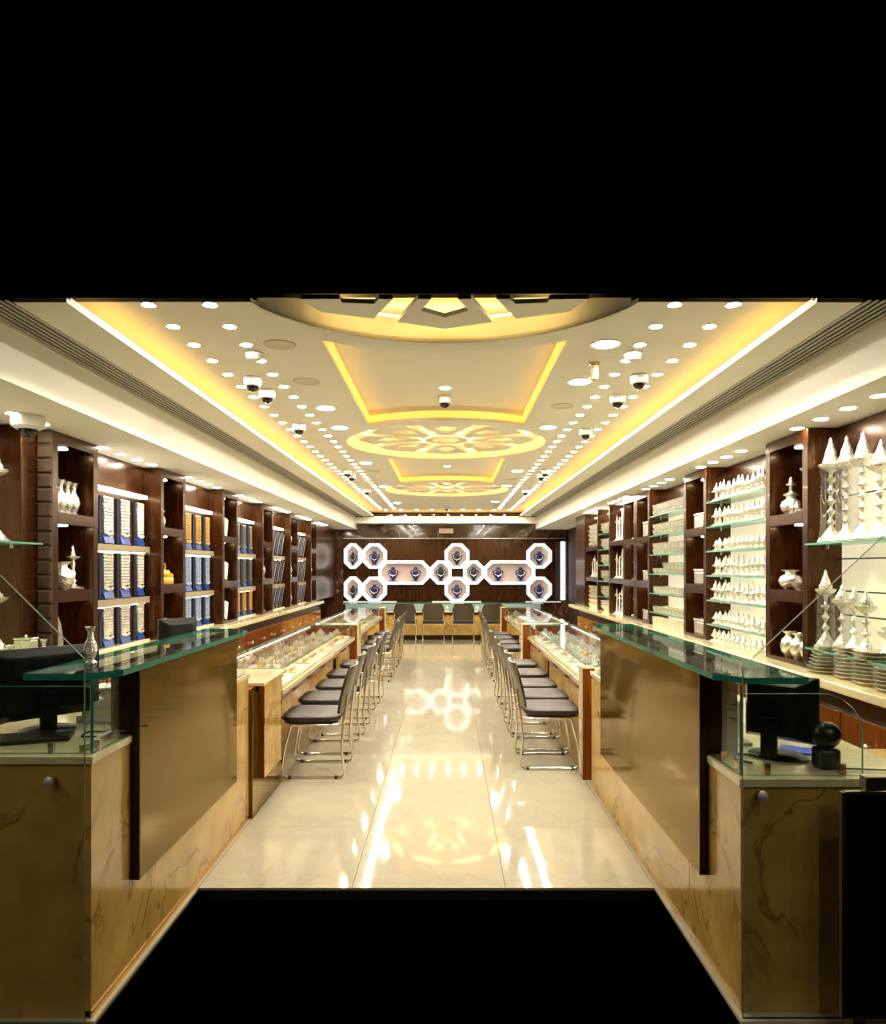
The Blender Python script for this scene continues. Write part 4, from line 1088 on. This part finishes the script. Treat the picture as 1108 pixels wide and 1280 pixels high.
# ================================================================ ITEMS ON THE COUNTERS
def monitor(w_, h, lab, loc, rz, lift=.06, dp=.05):
    o = E('monitor', lab, 'monitor', loc, rz)
    # local: screen faces +Y (away from camera), back towards -Y
    L0 = lift
    m = MB(); m.add([(-w_/2, 0, L0), (w_/2, 0, L0), (w_/2, 0, L0+h), (-w_/2, 0, L0+h), (-w_*.33, -dp, L0+h*.12), (w_*.33, -dp, L0+h*.12), (w_*.33, -dp, L0+h*.88), (-w_*.33, -dp, L0+h*.88)],
                    [(0,1,5,4),(1,2,6,5),(2,3,7,6),(3,0,4,7),(4,5,6,7)])
    m.box(-w_/2, w_/2, 0, .02, L0, L0+h); m.build('back_shell', 'monitor_shell', o, bevel=.004)
    bx('screen', 'dark_glass', -w_/2+.015, w_/2-.015, .0205, .022, L0+.015, L0+h-.015, o)
    m = MB()
    for k in range(9): m.box(-w_*.28, w_*.28, -dp-.0035, -dp-.0005, L0+h*.60+k*.008, L0+h*.60+k*.008+.004)
    m.build('vent_ribs', 'black_matte', o)
    bx('neck', 'black_plastic', -.03, .03, -dp-.022, -dp-.004, .012, L0+h*.4, o, bevel=.004)
    MB().lathe([(.105, 0), (.11, .006), (.09, .014), (.02, .018)], 24, (0, -.02, 0), sy=.8).build('stand_base', 'black_plastic', o, True)
    return o
monitor(.27, .245, 'large black computer monitor seen from behind on the right counter end', (1.262, 2.73, .7905), math.radians(-48), .06, .085)
monitor(.42, .27, 'large black computer monitor seen from behind on the left counter end', (-1.56, 2.78, .8735), math.radians(50), .05, .03)
q = monitor(.25, .26, 'smaller dark monitor behind the left glass counter top', (-1.535, 4.10, .8735), math.radians(58), .08, .025)
o = E('desk_scanner', 'round black ball-headed scanner on a squared stand, right counter', 'scanner', (1.345, 2.56, .7905), 0)
bx('scanner_stand', 'black_plastic', -.038, .038, -.035, .035, 0, .072, o, bevel=.010)
MB().ball((0, 0, .117), .051, 20, sz=.94).build('scanner_head', 'black_plastic', o, True)
o = bx('blue_mat', 'blue_vinyl', -.075, .075, -.05, .05, 0, .006, bevel=.002); o.location = (1.365, 2.79, .7905); o.rotation_euler = (0, 0, -.6); tag(o, 'blue mat beside the black monitor on the right counter', 'mat')
o = MB().tube([(1.40, 2.53, .7955), (1.50, 2.515, .7955), (1.61, 2.50, .7955)], .003, 6).build('cable', 'black_plastic', smooth=True); tag(o, 'thin black cable trailing right from the scanner', 'cable')
o = MB().tube([(1.10, 2.60, .795), (1.06, 2.66, .795), (1.10, 2.74, .795), (1.16, 2.70, .795)], .004, 6).build('cable', 'black_plastic', smooth=True); tag(o, 'black cable curled behind the right monitor base', 'cable')
o = E('card_terminal', 'pale grey document tray standing in the right glass box', 'tray', (1.12, 2.93, .7905))
bx('tray_base', 'paper', -.06, .10, -.05, .05, 0, .01, o); bx('tray_back', 'paper', -.06, .10, .04, .05, .011, .16, o, bevel=.003)
# left counter clutter
o = E('jewellery_rack', 'grey metal rail lying along the left glass box', 'rail', (-1.245, 2.56, .8735))
bx('rail_bar', 'steel', -.012, .012, -.11, .10, .012, .026, o, bevel=.003); 
for yy in (-.10, .09): bx('rail_foot', 'brass', -.010, .010, yy-.008, yy+.008, 0, .0115, o)
for i in range(3):
    pts = [(-1.32+.05*i+.06*math.cos(a*1.0+i)*(.8+.2*i), 2.70+.05*i+.05*math.sin(a), .8775+.009*i+.002*math.sin(3*a)) for a in [2*PI*k/20 for k in range(20)]]
    q = MB().tube(pts, .0035, 6, True).build('coiled_cable', ['black_plastic', 'steel', 'black_plastic'][i], smooth=True); tag(q, '%s coiled cable lying on the left counter behind the glass, %s coil' % (['black', 'grey', 'black'][i], ['nearest', 'middle', 'farthest'][i]), 'cable')
for t in range(3):
    q = bx('flat_box', ['paper', 'back_card', 'paper'][t], -.09+.008*t, .09-.006*t, -.06, .06, 0, .028, bevel=.003); q.location = (-1.42+.012*t, 2.98, .8735+.029*t); q.rotation_euler = (0, 0, .1*t)
    tag(q, '%s flat box in the pile behind the left glass box' % ['bottom', 'middle', 'topmost'][t], 'box', 'flat boxes on the left counter')
bowl.put((-1.40, 2.98, .961), 0, 'silver bowl on the pile of flat boxes on the left counter', None, .8)
vase.put((-1.34, 2.70, 1.1420), 0, 'small silver bottle-shaped vase standing on the left glass top', None, (.62, .62, .62))
def tilt_board(): pass
q = bx('keyboard', 'black_plastic', -.20, .20, -.065, .065, 0, .018, bevel=.004); q.location = (-1.58, 2.60, .8735); q.rotation_euler = (0, 0, .35); tag(q, 'black keyboard lying before the left monitor', 'keyboard')
